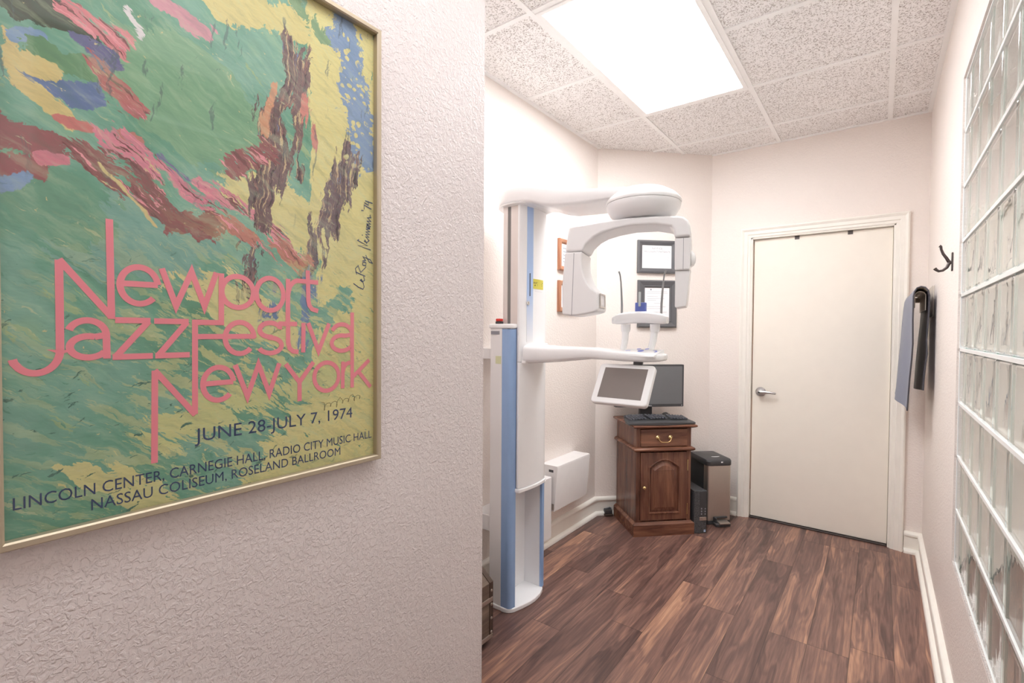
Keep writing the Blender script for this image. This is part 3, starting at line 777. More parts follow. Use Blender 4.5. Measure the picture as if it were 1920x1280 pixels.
# moving upper column
obj('column_profile', MB().xy([(-1.470, 1.866), (-1.443, 1.866), (-1.443, 1.874), (-1.424, 1.874), (-1.424, 1.866), (-1.378, 1.866), (-1.378, 2.078), (-1.470, 2.078)], 0.60, 1.957), M_ALU, mx, bevel=0.001)
obj('profile_groove', MB().box(-1.4435, -1.4235, 1.8680, 1.8735, 0.61, 1.955), M_GROOVE, mx)
cov = [(-1.3775, 1.858), (-1.366, 1.858)]+[(-1.352+0.014*(1-math.cos(PI*(t-0.5)))*0.0-0.012*(2*t-1)**2, 1.862+t*0.222) for t in [i/14 for i in range(15)]]+[(-1.366, 2.088), (-1.3775, 2.088)]
obj('front_cover', MB().xy(cov, 1.205, 1.952), M_MACH, mx, bevel=0.0025, smooth=30)
obj('front_cover', MB().xy(cov, 0.598, 1.2035), M_MACH, mx, bevel=0.0025, smooth=30)
lip = [(p*1.0+(0.006 if p > -1.37 else 0), q+(0.004 if q > 1.97 else -0.004)) for p, q in cov]
obj('cover_lip', MB().xy([(-1.50, 1.856)]+lip[1:-1]+[(-1.50, 2.090)], 0.578, 0.5965), M_MACH, mx, bevel=0.006, seg=4)
g = NT('fading_blue'); sp = g.n('ShaderNodeSeparateXYZ', {0: g.obj()})
g.bsdf(g.mix(g.range(sp.outputs[2], 1.30, 1.55), lin((240, 239, 239)), lin((176, 202, 240))), 0.12, 0, None, 0.5); M_STRIP = g.m  # blue turns to near white towards the lower end of the strip
def front_x(y): return -1.352-0.012*(2*(y-1.862)/0.222-1)**2
b = MB(); yy = [1.906+0.046*i/5 for i in range(6)]
b.rings([[(front_x(y)+0.0012, y, z) for y in yy]+[(front_x(y)-0.002, y, z) for y in yy[::-1]] for z in (1.30, 1.949)])
obj('blue_strip', b, M_STRIP, mx, smooth=40)['label'] = 'pale blue strip fading out down the column front'
obj('card_slot', MB().box(-1.356, -1.3508, 1.925, 1.929, 1.522, 1.632), M_BLACK, mx)
lk = obj('key_lock', MB().lathe((-1.354, 1.911, 1.487), [(0, 0.0), (0.010, 0.0), (0.010, 0.005), (0.0, 0.005)], 'x', 20), M_CHROME, mx)
obj('key_slot', MB().box(-1.3495, -1.3485, 1.910, 1.912, 1.481, 1.493), M_BLACK, lk)
b = MB(); ylab = [1.952+0.096*i/8 for i in range(9)]
b.rings([[(front_x(y)+0.0010, y, z) for y in ylab]+[(front_x(y)-0.001, y, z) for y in ylab[::-1]] for z in (1.560, 1.608)])
lb = obj('warning_label', b, M_YELLOW, mx, smooth=None); lb['label'] = 'yellow radiation warning label'
fl = lambda p, q: (front_x(p)+0.0013, p, q)
b = MB()
for cy, cz in ((1.961, 1.590), (1.975, 1.590), (1.968, 1.578)):
    b.add([fl(cy-0.005, cz-0.004), fl(cy+0.005, cz-0.004), fl(cy, cz+0.005)], [(0, 1, 2)])
obj('warning_symbol', b, M_BLACKINK, lb, smooth=None)
b = MB()
for k, (y0_, y1_) in enumerate([(1.983, 2.040), (1.984, 2.034), (1.984, 2.036)]):
    z = 1.591-0.007*k; b.add([fl(y0_, z), fl(y1_, z), fl(y1_, z+(0.0030 if k == 0 else 0.0014)), fl(y0_, z+(0.0030 if k == 0 else 0.0014))], [(0, 1, 2, 3)])
obj('warning_text', b, M_BLACKINK, lb, smooth=None)
b = MB(); b.add([fl(1.966, 1.5475), fl(2.036, 1.5475), fl(2.036, 1.549), fl(1.966, 1.549)], [(0, 1, 2, 3)])
obj('serial_text', b, M_INKPALE, mx, smooth=None)

def loft_x(stations, seg=20, e=0.55):
    """rounded sections along x: (x, yc, halfwidth, zb, zt)"""
    rs = []
    for x, yc, w, zb, zt in stations:
        h = (zt-zb)/2; zc = (zt+zb)/2; ring = []
        for k in range(seg):
            a = 2*PI*k/seg; cu, su = math.cos(a), math.sin(a)
            ring.append((x, yc+w*math.copysign(abs(cu)**e, cu), zc+h*math.copysign(abs(su)**e, su)))
        rs.append(ring)
    return MB().rings(rs)
# head arm with the round cap over the column
yc = 1.965
sta = []
for k in range(9):
    a = PI*k/16.0
    x = -1.40-0.142*math.cos(a); w = 0.142*math.sin(a)
    sta.append((x, yc, max(w, 0.006), 1.956, 2.035 - 0.02*math.cos(a)))
sta += [(-1.34, yc, 0.140, 1.952, 2.032), (-1.28, yc, 0.136, 1.940, 2.022), (-1.22, yc, 0.132, 1.918, 2.008), (-1.17, yc, 0.130, 1.907, 1.996),
        (-1.08, yc, 0.128, 1.902, 1.976), (-1.00, yc, 0.128, 1.899, 1.962), (-0.93, yc, 0.128, 1.897, 1.952), (-0.84, yc, 0.118, 1.897, 1.943), (-0.78, yc, 0.090, 1.898, 1.936), (-0.73, yc, 0.05, 1.899, 1.925)]
obj('head_arm', loft_x(sta, 32, 0.30), M_MACH, mx, smooth=50)
obj('arm_ring', MB().lathe((-1.40, yc, 0), [(0.08, 1.9505), (0.138, 1.9505), (0.141, 1.954), (0.138, 1.9575), (0.08, 1.9575)], 'z', 48), M_MACH, mx, smooth=30)
HX, HY = -0.800, 1.960
obj('hub_dome', MB().lathe((HX, HY, 0), [(0.0, 1.957), (0.05, 1.954), (0.095, 1.942), (0.13, 1.922), (0.150, 1.902), (0.154, 1.890), (0.152, 1.8845), (0.0, 1.8845)], 'z', 56), M_MACH, mx, smooth=50)
obj('hub_disc', MB().lathe((HX, HY, 0), [(0.0, 1.8835), (0.150, 1.8835), (0.1515, 1.877), (0.148, 1.862), (0.134, 1.838), (0.112, 1.822), (0.0, 1.812)], 'z', 56), M_MACHGREY, mx, smooth=50)
# rotating C arm
PH = math.radians(15.0)
ex, ey = math.cos(PH), math.sin(PH)
def carm(s, z, a): return (-0.79+ex*s-ey*a, 1.95+ey*s+ex*a, z)   # a: front (-) to back (+)
beam = [(-0.2785, 1.690), (-0.300, 1.770), (-0.302, 1.788), (-0.296, 1.796), (-0.281, 1.799), (-0.245, 1.801), (-0.181, 1.807), (-0.114, 1.811), (-0.039, 1.814), (0.052, 1.812), (0.139, 1.806), (0.160, 1.800), (0.175, 1.785), (0.183, 1.765), (0.1865, 1.724), (0.125, 1.724), (0.122, 1.752), (0.114, 1.766), (0.052, 1.780), (-0.039, 1.782), (-0.109, 1.773), (-0.160, 1.761), (-0.195, 1.744), (-0.225, 1.718), (-0.240, 1.690)]
beam = [(-0.318, 1.690)]+beam[1:] if False else [(-0.3165, 1.690), (-0.305, 1.770)]+beam[2:]
tube = [(-0.328, 1.424), (-0.329, 1.542), (-0.3175, 1.6885), (-0.2410, 1.6885), (-0.2435, 1.660), (-0.241, 1.622), (-0.234, 1.592), (-0.222, 1.562), (-0.203, 1.537), (-0.180, 1.520), (-0.172, 1.510), (-0.170, 1.445), (-0.176, 1.437), (-0.197, 1.430), (-0.270, 1.418), (-0.290, 1.418)]
obj('c_arm', MB().prism(beam, carm, -0.085, 0.085), M_MACHGREY, mx, bevel=0.010, seg=3, smooth=40)
th = obj('tube_head', MB().prism(tube, carm, -0.0855, 0.0855), M_MACHGREY, mx, bevel=0.009, seg=3, smooth=40)
obj('end_seam', MB().prism([(-0.2855, 1.422), (-0.2835, 1.422), (-0.2755, 1.683), (-0.2775, 1.683)], carm, -0.0862, -0.084), M_INK, th)
wf = lambda p, q, h: carm(-0.1705+h, q, p)
wn = obj('beam_window', MB().frame(-0.062, 0.040, 1.452, 1.512, [(0, 0), (0, 0.004), (0.006, 0.004), (0.007, 0)], wf), M_STEEL, th)
obj('window_pane', MB().prism([(-0.056, 1.458), (0.034, 1.458), (0.034, 1.506), (-0.056, 1.506)], lambda p, q, a: carm(-0.1705+a, q, p), -0.002, 0.0015), M_WHITE, wn)
sen1 = [(0.126, 1.7225), (0.1868, 1.7225), (0.187, 1.690), (0.1845, 1.612), (0.184, 1.5955), (0.127, 1.5955)]
sen2 = [(0.1285, 1.5945), (0.1835, 1.5945), (0.177, 1.505), (0.172, 1.458), (0.168, 1.453), (0.133, 1.448), (0.1290, 1.453)]
dt = obj('detector', MB().prism(sen1, carm, -0.072, 0.072), M_MACHGREY, mx, bevel=0.006, seg=3)
obj('detector_nose', MB().prism(sen2, carm, -0.062, 0.062), M_MACHGREY, dt, bevel=0.005, seg=3)
obj('end_seam', MB().prism([(0.158, 1.598), (0.1595, 1.598), (0.1595, 1.72), (0.158, 1.72)], carm, -0.0727, -0.071), M_INK, dt)
kb_ = MB(); Mk = rotz(PH)
kb_.lathe(carm(0.1865, 1.645, -0.005), [(0.0, 0.017), (0.014, 0.0155), (0.026, 0.010), (0.033, 0.0), (0.0, 0.0)], 'x', 28, Mk)
obj('end_knob', kb_, M_MACH, dt, smooth=50)
# lower arm, patient support
sta = [(-1.352, 1.965, 0.096, 1.196, 1.290), (-1.30, 1.965, 0.094, 1.200, 1.286), (-1.20, 1.965, 0.085, 1.208, 1.283), (-1.10, 1.965, 0.080, 1.220, 1.281), (-1.02, 1.965, 0.080, 1.230, 1.280),
       (-0.93, 1.96, 0.084, 1.230, 1.276), (-0.85, 1.955, 0.088, 1.228, 1.271), (-0.76, 1.955, 0.086, 1.228, 1.269), (-0.725, 1.955, 0.072, 1.230, 1.267), (-0.705, 1.955, 0.050, 1.234, 1.263), (-0.697, 1.955, 0.022, 1.240, 1.257)]
arm = obj('support_arm', loft_x(sta, 28, 0.5), M_MACH, mx, smooth=50)
obj('arm_collar', MB().prism([(1.872, 1.1985), (1.880, 1.245), (1.900, 1.282), (1.915, 1.292), (2.07, 1.292), (2.07, 1.1985)], lambda p, q, a: (a, p, q), -1.362, -1.338), M_MACH, mx, bevel=0.004, seg=3)
kpd = MB().prism([(1.868, 1.250), (1.8675, 1.2555), (1.874, 1.2582), (1.972, 1.2798), (1.984, 1.2780), (1.990, 1.250)], lambda p, q, a: (a, p, q), -0.870, -0.712)
arm = obj('keypad', kpd, M_MACH, mx, bevel=0.002, seg=3)
def ztop(p, q=1.9): return 1.2582+(q-1.874)*0.2204+0.0006
def pad(cx, cy, rx, ry, a0, a1, w=0.0055):
    obj('keypad_mark', MB().ribbon(arc(cx, cy, rx, ry, a0, a1, 8), w, lambda p, q: (p, q, ztop(p, q))), M_KEYBLUE, arm, smooth=None)
for cx, cy, ang in [(-0.845, 1.925, 150), (-0.822, 1.900, 230), (-0.768, 1.905, 310), (-0.740, 1.935, 30)]:
    pad(cx, cy, 0.014, 0.014, ang-80, ang+80, 0.007)
hub = arc(-0.795, 1.940, 0.013, 0.016, 0, 360, 14)[:-1]
obj('keypad_mark', MB().add([(p, q, ztop(p, q)) for p, q in hub], [tuple(range(len(hub)))]), M_KEYBLUE, arm, smooth=None)
pad(-0.815, 1.970, 0.006, 0.007, 0, 350, 0.006); pad(-0.780, 1.972, 0.006, 0.007, 0, 350, 0.006)
for x0, x1 in ((-0.907, -0.9025), (-0.784, -0.7690)):
    b = MB(); b.tube([(x0, 2.005, 1.250), (x0+(x1-x0)*0.6, 2.028, 1.32), (x1, 2.03, 1.372)], [0.0125, 0.0145, 0.0155], 16)
    b.lathe((x1, 2.03, 0), [(0, 1.352), (0.018, 1.352), (0.021, 1.366), (0.021, 1.386), (0, 1.386)], 'z', 20)
    obj('support_post', b, M_MACH, mx, smooth=50)
sta = []
for i in range(15):
    t = i/14.0; x = -0.957+t*0.246; u = abs(2*t-1)
    w = 0.045*(1-u**6)**0.5 if u < 0.999 else 0.012
    sta.append((x, 2.03-0.012*u*u, max(w, 0.018), 1.382+0.008*(1-u*u)+0.006*(u**8), 1.442-0.016*u*u-0.01*u**8))
obj('chin_support', loft_x(sta, 24, 0.6), M_MACH, mx, smooth=50)
for xs in ([(-0.922, 1.43), (-0.922, 1.47), (-0.925, 1.53), (-0.928, 1.575), (-0.932, 1.605), (-0.938, 1.622)], [(-0.7425, 1.43), (-0.742, 1.47), (-0.738, 1.53), (-0.734, 1.575), (-0.730, 1.600), (-0.724, 1.613)]):
    obj('temple_rod', MB().tube([(x, 2.03, z) for x, z in xs], [0.0052, 0.0050, 0.0042, 0.0034, 0.0034, 0.0042], 10), M_ROD, mx, smooth=60)
bb = MB(); bb.box(-0.856, -0.810, 2.018, 2.040, 1.432, 1.480)
bt = obj('bite_block', bb, M_BITEBLUE, mx, bevel=0.003); bt['label'] = 'blue bite block holder'
obj('bite_rod', MB().box(-0.838, -0.827, 2.010, 2.017, 1.462, 1.526), M_CLEAR, bt, bevel=0.003)
# tilted touch panel under the arm tip
t0 = Vector((-0.835, 1.900, 1.2175)); dn = Vector((0, -math.sin(math.radians(33)), -math.cos(math.radians(33)))); nr = Vector((0, -math.cos(math.radians(33)), math.sin(math.radians(33))))
def tp(p, q, a):                          # p across, q down from the top edge, a out of the screen
    v = t0+Vector((p, 0, 0))+dn*q+nr*a; return tuple(v)
PWD, PHT = 0.121, 0.184
hs = obj('touch_panel', MB().prism(rrect(-PWD, PWD, 0, PHT, 0.016), tp, -0.026, 0.0), M_MACH, mx, bevel=0.006, seg=3, smooth=40)
obj('screen', MB().prism([(-0.094, 0.020), (0.094, 0.020), (0.094, 0.160), (-0.094, 0.160)], tp, -0.002, 0.0006), M_TSCREEN, hs, smooth=None)['label'] = 'dark grey glossy screen'
obj('panel_pivot', MB().tube([(-0.80, 1.93, 1.234), (-0.80, 1.925, 1.205)], 0.020, 16), M_GREYFRAME, mx, smooth=40)

# ---------------------------------------------------------------- wall boxes and wall pictures on the left wall
t = thing('control_box', 'larger white metal box mounted on the left wall above the baseboard', 'wall box', (XL, 2.70, 0.26))
pr = [(0.0, 0.252), (0.100, 0.252), (0.122, 0.520), (0.118, 0.534), (0.0, 0.534)]
obj('housing', MB().prism(pr, lambda p, q, a: (XL+0.001+p, a, q), 2.500, 2.910), M_WHITE, t, bevel=0.003)
obj('vent_slot', MB().box(XL+0.06, XL+0.092, 2.4985, 2.5005, 0.492, 0.507), M_DARK, t)
obj('end_clip', MB().box(XL+0.082, XL+0.098, 2.4975, 2.5005, 0.262, 0.300), M_STEEL, t)
t = thing('control_box', 'slim white box on the left wall half hidden by the x-ray column', 'wall box', (XL, 2.42, 0.09))
obj('housing', MB().box(XL+0.033, XL+0.090, 2.22, 2.486, 0.095, 0.470), M_WHITE, t, bevel=0.004)
obj('mounting_plate', MB().box(XL+0.0225, XL+0.033, 2.24, 2.46, 0.12, 0.44), M_STEEL, t)
for z0, z1, lab in ((1.748, 1.952, 'upper wooden framed plaque on the left wall behind the x-ray arm'), (1.480, 1.682, 'lower wooden framed plaque on the left wall behind the x-ray arm')):
    t = thing('framed_plaque', lab, 'picture', (XL, 2.80, z0), 0, 'wooden plaques on the left wall')
    f = lambda a, c, h: (XL+h, a, c)
    obj('frame', MB().frame(2.672, 2.932, z0, z1, [(0, 0.001), (0, 0.018), (0.006, 0.024), (0.022, 0.020), (0.030, 0.012), (0.030, 0.001)], f), M_PLAQUE, t, smooth=30)
    pic = obj('picture', MB().box(XL+0.002, XL+0.010, 2.695, 2.910, z0+0.022, z1-0.022), M_PAPER, t)
    b = MB()
    for k in range(5): b.box(XL+0.010, XL+0.0106, 2.725, 2.88-0.02*(k % 2), z1-0.06-0.022*k, z1-0.055-0.022*k)
    obj('print_lines', b, M_INK, pic)

# ---------------------------------------------------------------- framed notices on the angled wall
def chw(s, z, h):                          # along the angled wall, height, out of the wall
    q = 2**-0.5; return (XL+q*s+q*h, YC+q*s-q*h, z)
t = thing('framed_notice', 'upper grey framed sign reading NOTICE PREGNANT PATIENTS on the angled wall', 'sign', chw(0.456, 1.79, 0))
f = lambda a, c, h: chw(a, c, h)
obj('frame', MB().frame(0.306, 0.608, 1.790, 2.032, [(0, 0.001), (0, 0.018), (0.012, 0.022), (0.026, 0.017), (0.036, 0.012), (0.036, 0.001)], f), M_GREYFRAME, t, smooth=25)
sh = obj('notice_sheet', MB().prism([(0.335, 1.818), (0.580, 1.818), (0.580, 2.004), (0.335, 2.004)], f, 0.002, 0.009), M_PAPER, t, smooth=None)
fn = lambda p, q: chw(p, q, 0.0096)
for nm, txt, x0, x1, bs, cp_, m in [('notice_title', 'NOTICE', 0.420, 0.500, 1.966, 0.014, M_INK), ('notice_title', 'PREGNANT PATIENTS', 0.358, 0.562, 1.942, 0.014, M_INK),
        ('notice_text', 'IF YOU ARE PREGNANT OR THINK', 0.362, 0.556, 1.9035, 0.0085, M_INKPALE), ('notice_text', 'YOU MAY BE, PLEASE TELL OUR', 0.366, 0.552, 1.8865, 0.0085, M_INKPALE),
        ('notice_text', 'DENTAL STAFF BEFORE TAKING ANY', 0.358, 0.560, 1.8695, 0.0085, M_INKPALE), ('notice_text', 'X-RAYS. THANKS', 0.416, 0.500, 1.8525, 0.0085, M_INKPALE)]:
    obj(nm, text_mesh(txt, fn, x0, x1, bs, cp_), m, sh, smooth=None)
t = thing('framed_certificate', 'lower grey framed printed certificate on the angled wall beneath the notice', 'certificate', chw(0.46, 1.386, 0))
obj('frame', MB().frame(0.311, 0.614, 1.386, 1.737, [(0, 0.001), (0, 0.020), (0.010, 0.026), (0.040, 0.016), (0.046, 0.020), (0.055, 0.012), (0.055, 0.001)], f), M_GREYFRAME, t, smooth=25)
sh = obj('certificate_sheet', MB().prism([(0.365, 1.440), (0.560, 1.440), (0.560, 1.683), (0.365, 1.683)], f, 0.002, 0.009), M_PAPER, t, smooth=None)
b = MB()
for k, (x0, x1, z) in enumerate([(0.385, 0.54, 1.652), (0.378, 0.545, 1.640), (0.385, 0.47, 1.615), (0.385, 0.52, 1.600), (0.39, 0.455, 1.588), (0.44, 0.50, 1.565), (0.385, 0.53, 1.540), (0.385, 0.50, 1.526), (0.39, 0.54, 1.500), (0.385, 0.46, 1.486)]):
    b.prism([(x0, z), (x1, z), (x1, z+0.003), (x0, z+0.003)], f, 0.0092, 0.0097)
obj('print_lines', b, M_INKPALE, sh, smooth=None)
b = MB(); b.add([chw(p, q, 0.0098) for p, q in arc(0.414, 1.668, 0.006, 0.006, 0, 360, 12)[:-1]], [tuple(range(12))])
obj('crest', b, M_INK, sh, smooth=None)

# ---------------------------------------------------------------- pedestal cabinet (own frame: x along the front, y towards the angled wall)
A45 = PI/4
cb = thing('pedestal_cabinet', 'dark mahogany pedestal cabinet with one drawer and an arched panel door', 'cabinet', (-1.27, 3.017, 0), A45)
K = dict(local=True)
b = MB(); b.rings([[(x, y, z) for x, y in ((-0.0+e, 0.0+e), (0.425-e, 0.0+e), (0.425-e, 0.385), (0.0+e, 0.385))] for e, z in ((0, 0), (0, 0.074), (0.004, 0.080), (0.012, 0.084), (0.016, 0.090))])
obj('plinth', b, M_WOODX, cb, smooth=30, **K)
b = MB(); b.box(0.020, 0.040, 0.020, 0.385, 0.088, 0.718); b.box(0.385, 0.405, 0.020, 0.385, 0.088, 0.718); b.box(0.040, 0.385, 0.370, 0.385, 0.088, 0.718)
b.box(0.040, 0.385, 0.030, 0.370, 0.088, 0.100); b.box(0.040, 0.385, 0.022, 0.370, 0.556, 0.580)
b.box(0.040, 0.048, 0.020, 0.05, 0.09, 0.718); b.box(0.377, 0.385, 0.020, 0.05, 0.09, 0.718)
obj('carcass', b, M_WOOD, cb, bevel=0.0015, **K)
def mould(prof): return MB().rings([[(x, y, z) for x, y in ((0.020-e, 0.020-e), (0.405+e, 0.020-e), (0.405+e, 0.385), (0.020-e, 0.385))] for e, z in prof])
obj('waist_moulding', mould([(0.002, 0.557), (0.010, 0.560), (0.019, 0.566), (0.021, 0.574), (0.017, 0.582), (0.006, 0.587), (0.001, 0.588)]), M_WOODX, cb, smooth=50, **K)
obj('top', mould([(0.004, 0.712), (0.016, 0.716), (0.028, 0.722), (0.031, 0.729), (0.027, 0.735), (0.020, 0.737)]), M_WOODX, cb, smooth=40, **K)
dw = obj('drawer', MB().box(0.0495, 0.3755, 0.016, 0.30, 0.5925, 0.708), M_WOODX, cb, bevel=0.002, **K)
b = MB()
for x in (0.166, 0.255): b.lathe((x, 0.016, 0.652), [(0, 0), (0.0145, 0), (0.0145, -0.003), (0.011, -0.005), (0.0075, -0.012), (0.004, -0.016), (0, -0.017)], 'y', 20)
b.tube([(0.166, 0.003, 0.652), (0.170, -0.002, 0.640), (0.180, -0.004, 0.628), (0.196, -0.005, 0.624), (0.225, -0.005, 0.624), (0.241, -0.004, 0.628), (0.251, -0.002, 0.640), (0.255, 0.003, 0.652)], 0.0032, 8)
obj('bail_pull', b, M_BRASS, dw, smooth=50, **K)
ar = [(0.112, 0.150), (0.318, 0.150), (0.318, 0.452)]+[(0.318-0.206*i/16, 0.452+0.050*math.sin(PI*i/16)) for i in range(1, 16)]+[(0.112, 0.452)]
def inset(pts, d):
    P = [Vector(p) for p in pts]; n = len(P); out = []
    for i in range(n):
        d0 = (P[i]-P[i-1]).normalized(); d1 = (P[(i+1) % n]-P[i]).normalized()
        n0 = Vector((-d0.y, d0.x)); n1 = Vector((-d1.y, d1.x)); m = (n0+n1).normalized(); out.append(tuple(P[i]+m*d/max(m.dot(n0), 0.4)))
    return out
hole = inset(ar, 0.004)
ring_o = []
for p, q in hole:                          # project the panel outline onto the door's rectangle
    cx_, cz_ = 0.2125, 0.327; dx_, dz_ = p-cx_, q-cz_
    k_ = min((0.163/abs(dx_)) if abs(dx_) > 1e-6 else 9e9, (0.2255/abs(dz_)) if abs(dz_) > 1e-6 else 9e9); ring_o.append((cx_+dx_*k_, cz_+dz_*k_))
def sq(pts):                               # keep true corners
    out_ = []
    for p, q in pts:
        out_.append((p, q))
    return out_
bd = MB().rings([[(p, y, q) for p, q in r_] for y, r_ in ((0.036, ring_o), (0.014, ring_o), (0.014, hole), (0.030, hole), (0.036, hole))], False, False)
for sx in (0.0495, 0.3755):
    for sz in (0.1015, 0.5525):
        nb = sorted(ring_o, key=lambda t: (t[0]-sx)**2+(t[1]-sz)**2)
        ea = min((t for t in ring_o if abs(t[0]-sx) < 1e-4), key=lambda t: abs(t[1]-sz)); eb = min((t for t in ring_o if abs(t[1]-sz) < 1e-4), key=lambda t: abs(t[0]-sx))
        bd.prism([ea, (sx, sz), eb], lambda p, q, a: (p, a, q), 0.014, 0.036)
dr_ = obj('door', bd, M_WOOD, cb, smooth=30, **K)
rs = [[(p, y, q) for p, q in inset(ar, d)] for d, y in ((-0.008, 0.0142), (-0.007, 0.0105), (-0.003, 0.0085), (0.001, 0.0095), (0.003, 0.0125), (0.005, 0.0215), (0.010, 0.0220), (0.011, 0.0195), (0.034, 0.0115), (0.036, 0.0095), (0.038, 0.0092))]
obj('raised_panel', MB().rings(rs, False, True), M_WOOD, dr_, smooth=35, **K)
obj('knob', MB().lathe((0.070, 0.014, 0.325), [(0, 0), (0.007, 0), (0.006, -0.008), (0.012, -0.014), (0.0125, -0.020), (0.008, -0.026), (0, -0.027)], 'y', 20), M_BRASS, dr_, smooth=50, **K)
for z in (0.425, 0.130):
    obj('hinge', MB().box(0.3765, 0.3815, 0.0115, 0.0205, z, z+0.075), M_BRASS, dr_, bevel=0.002, **K)

# keyboard, mouse, monitor on the cabinet top
ZT_ = 0.737
kb = thing('keyboard', 'curved black computer keyboard resting on the mahogany cabinet top', 'keyboard', (-1.27, 3.017, ZT_), A45)
def kfront(x): u = (x+0.035)/0.468; return 0.004+0.013*math.cos(u*2*PI*1.0)*0.7-0.006*math.sin(u*PI)
out = [(-0.040, 0.030), (-0.034, 0.012)]+[(x, kfront(x)) for x in [-0.02+0.438*i/16 for i in range(17)]]+[(0.432, 0.014), (0.436, 0.034), (0.420, 0.110), (0.405, 0.192), (0.30, 0.205), (0.20, 0.200), (0.10, 0.205), (0.0, 0.192), (-0.022, 0.110)]
def kz(x, y): return 0.012+0.10*max(0, min(y, 0.15))+0.006*math.cos((x-0.2)*9)
rs = [[(x, y, z0) for x, y in out] for z0 in (0.0015, 0.006)]
rs.append([(x, y, kz(x, y)) for x, y in out]); rs.append([(p, q, kz(p, q)+0.003) for p, q in inset(out, 0.006)])
obj('keyboard_body', MB().rings(rs), M_BLACK, kb, smooth=40, **K)
cap = MB(); cap.rings([[(p, q, z) for p, q in rrect(-w, w, -w, w, 0.002, 2)] for w, z in ((0.0076, 0.0), (0.0074, 0.005), (0.0052, 0.0090))])
cm = cap.mesh('keycap', 40); cm.materials.append(M_CAP)
kt = obj('key_bed', MB().rings([[(p, q, kz(p, q)+z) for p, q in rrect(-0.012, 0.408, 0.070, 0.185, 0.01, 3)] for z in (0.002, 0.0045)]), M_DARK, kb, smooth=40, **K)
n = 0
for r in range(6):
    for c_ in range(20):
        x = 0.002+0.0208*c_; y = 0.080+0.0192*r
        if (c_ in (6, 13) and r < 5) or n >= 98: continue
        o = bpy.data.objects.new('keycap', cm); COL.objects.link(o); o.parent = kt; n += 1
        o.location = (x, y+0.004*math.sin(x*12), kz(x, y)+0.0045)
ms = thing('computer_mouse', 'black computer mouse behind the right end of the keyboard', 'mouse', (-1.27+0.7071*(0.345-0.268), 3.017+0.7071*(0.345+0.268), ZT_), A45)
rs = []
for k in range(9):
    u = k/8.0; y = -0.055+0.11*u; w = 0.031*(max(1-(2*u-1)**4, 0.05))**0.5; h = 0.038*(max(1-(2*u-1.05)**2*0.92, 0.08))**0.5
    rs.append([(w*math.cos(a), y, max(0.001, h*math.sin(a))) for a in [PI*i/12 for i in range(13)]]+[(0, y, 0.001)])
obj('mouse_body', MB().rings(rs), M_BLACK, ms, smooth=60, **K)
obj('scroll_wheel', MB().lathe((0, -0.030, 0.0325), [(0, -0.003), (0.006, -0.003), (0.006, 0.003), (0, 0.003)], 'x', 14), M_STEEL, ms, **K)
mo = thing('computer_monitor', 'black desktop monitor standing on the mahogany cabinet behind the keyboard', 'monitor', (-1.27+0.7071*(0.195-0.285), 3.017+0.7071*(0.195+0.285), ZT_), A45)
obj('stand_base', MB().xy(rrect(-0.105, 0.105, -0.065, 0.075, 0.012), 0.0005, 0.012), M_BLACK, mo, bevel=0.003, **K)
obj('stand_neck', MB().box(-0.045, 0.045, -0.012, 0.022, 0.012, 0.20), M_BLACK, mo, bevel=0.004, **K)
md_ = obj('bezel', MB().box(-0.251, 0.253, -0.072, -0.030, 0.088, 0.386), M_BLACK, mo, bevel=0.004, **K)
obj('screen', MB().box(-0.238, 0.240, -0.0728, -0.0715, 0.108, 0.374), M_SCREEN, md_, **K)
obj('maker_mark', text_mesh('DELL', lambda p, q: (p, -0.0726, q), -0.016, 0.016, 0.0935, 0.0075), M_PAPER, md_, smooth=None, **K)
obj('power_light', MB().box(0.236, 0.240, -0.0728, -0.0715, 0.096, 0.100), M_PAPER, md_, **K)

# tower computer, pedal bin, small black box
pc = thing('desktop_computer', 'slim black desktop computer standing upright between cabinet and bin', 'computer', (-1.27+0.7071*(0.470-0.0), 3.017+0.7071*0.470, 0), A45)
obj('case', MB().box(-0.043, 0.043, 0.016, 0.30, 0.002, 0.288), M_PCGREY, pc, bevel=0.003, **K)
g = NT('perforated_bezel'); p_ = g.obj()
chk = g.n('ShaderNodeTexVoronoi', {'Scale': 190.0}, feature='F1'); g.set(chk, 'Vector', p_)
dots = g.range(chk.outputs['Distance'], 0.30, 0.42)
g.bsdf(g.mix(dots, lin((40, 40, 42)), lin((84, 84, 86))), 0.5, 0, None, 0.4); M_PERF = g.m
fb_ = obj('front_bezel', MB().box(-0.044, 0.044, 0.002, 0.0155, 0.001, 0.290), M_PERF, pc, bevel=0.004, **K)
obj('drive_panel', MB().box(-0.006, 0.042, 0.0005, 0.003, 0.118, 0.284), M_BLACK, fb_, bevel=0.001, **K)
b = MB()
for x in (0.006, 0.032):
    for z in (0.128, 0.146, 0.164): b.box(x-0.004, x+0.004, -0.0002, 0.0008, z, z+(0.007 if x > 0.02 else 0.010))
obj('front_port', b, M_INK, fb_, **K)
obj('badge_plate', MB().box(-0.008, 0.042, -0.0006, 0.003, 0.088, 0.112), M_STEEL, fb_, bevel=0.002, **K)
obj('maker_mark', text_mesh('DELL', lambda p, q: (p, -0.0009, q), -0.003, 0.016, 0.097, 0.007), M_BLACK, fb_, smooth=None, **K)
b = MB()
for i in (0, 1):
    for j in (0, 1): b.box(0.024+0.0075*i, 0.030+0.0075*i, 0.0012, 0.0022, 0.010+0.0085*j, 0.017+0.0085*j)
obj('window_sticker', b, plain('pale_blue_sticker', (190, 212, 240), 0.4), fb_, **K)
bn = thing('pedal_bin', 'stainless steel pedal bin with dark lid beside the door casing', 'bin', (-1.27+0.7071*(0.682-0.13), 3.017+0.7071*(0.682+0.13), 0), A45)
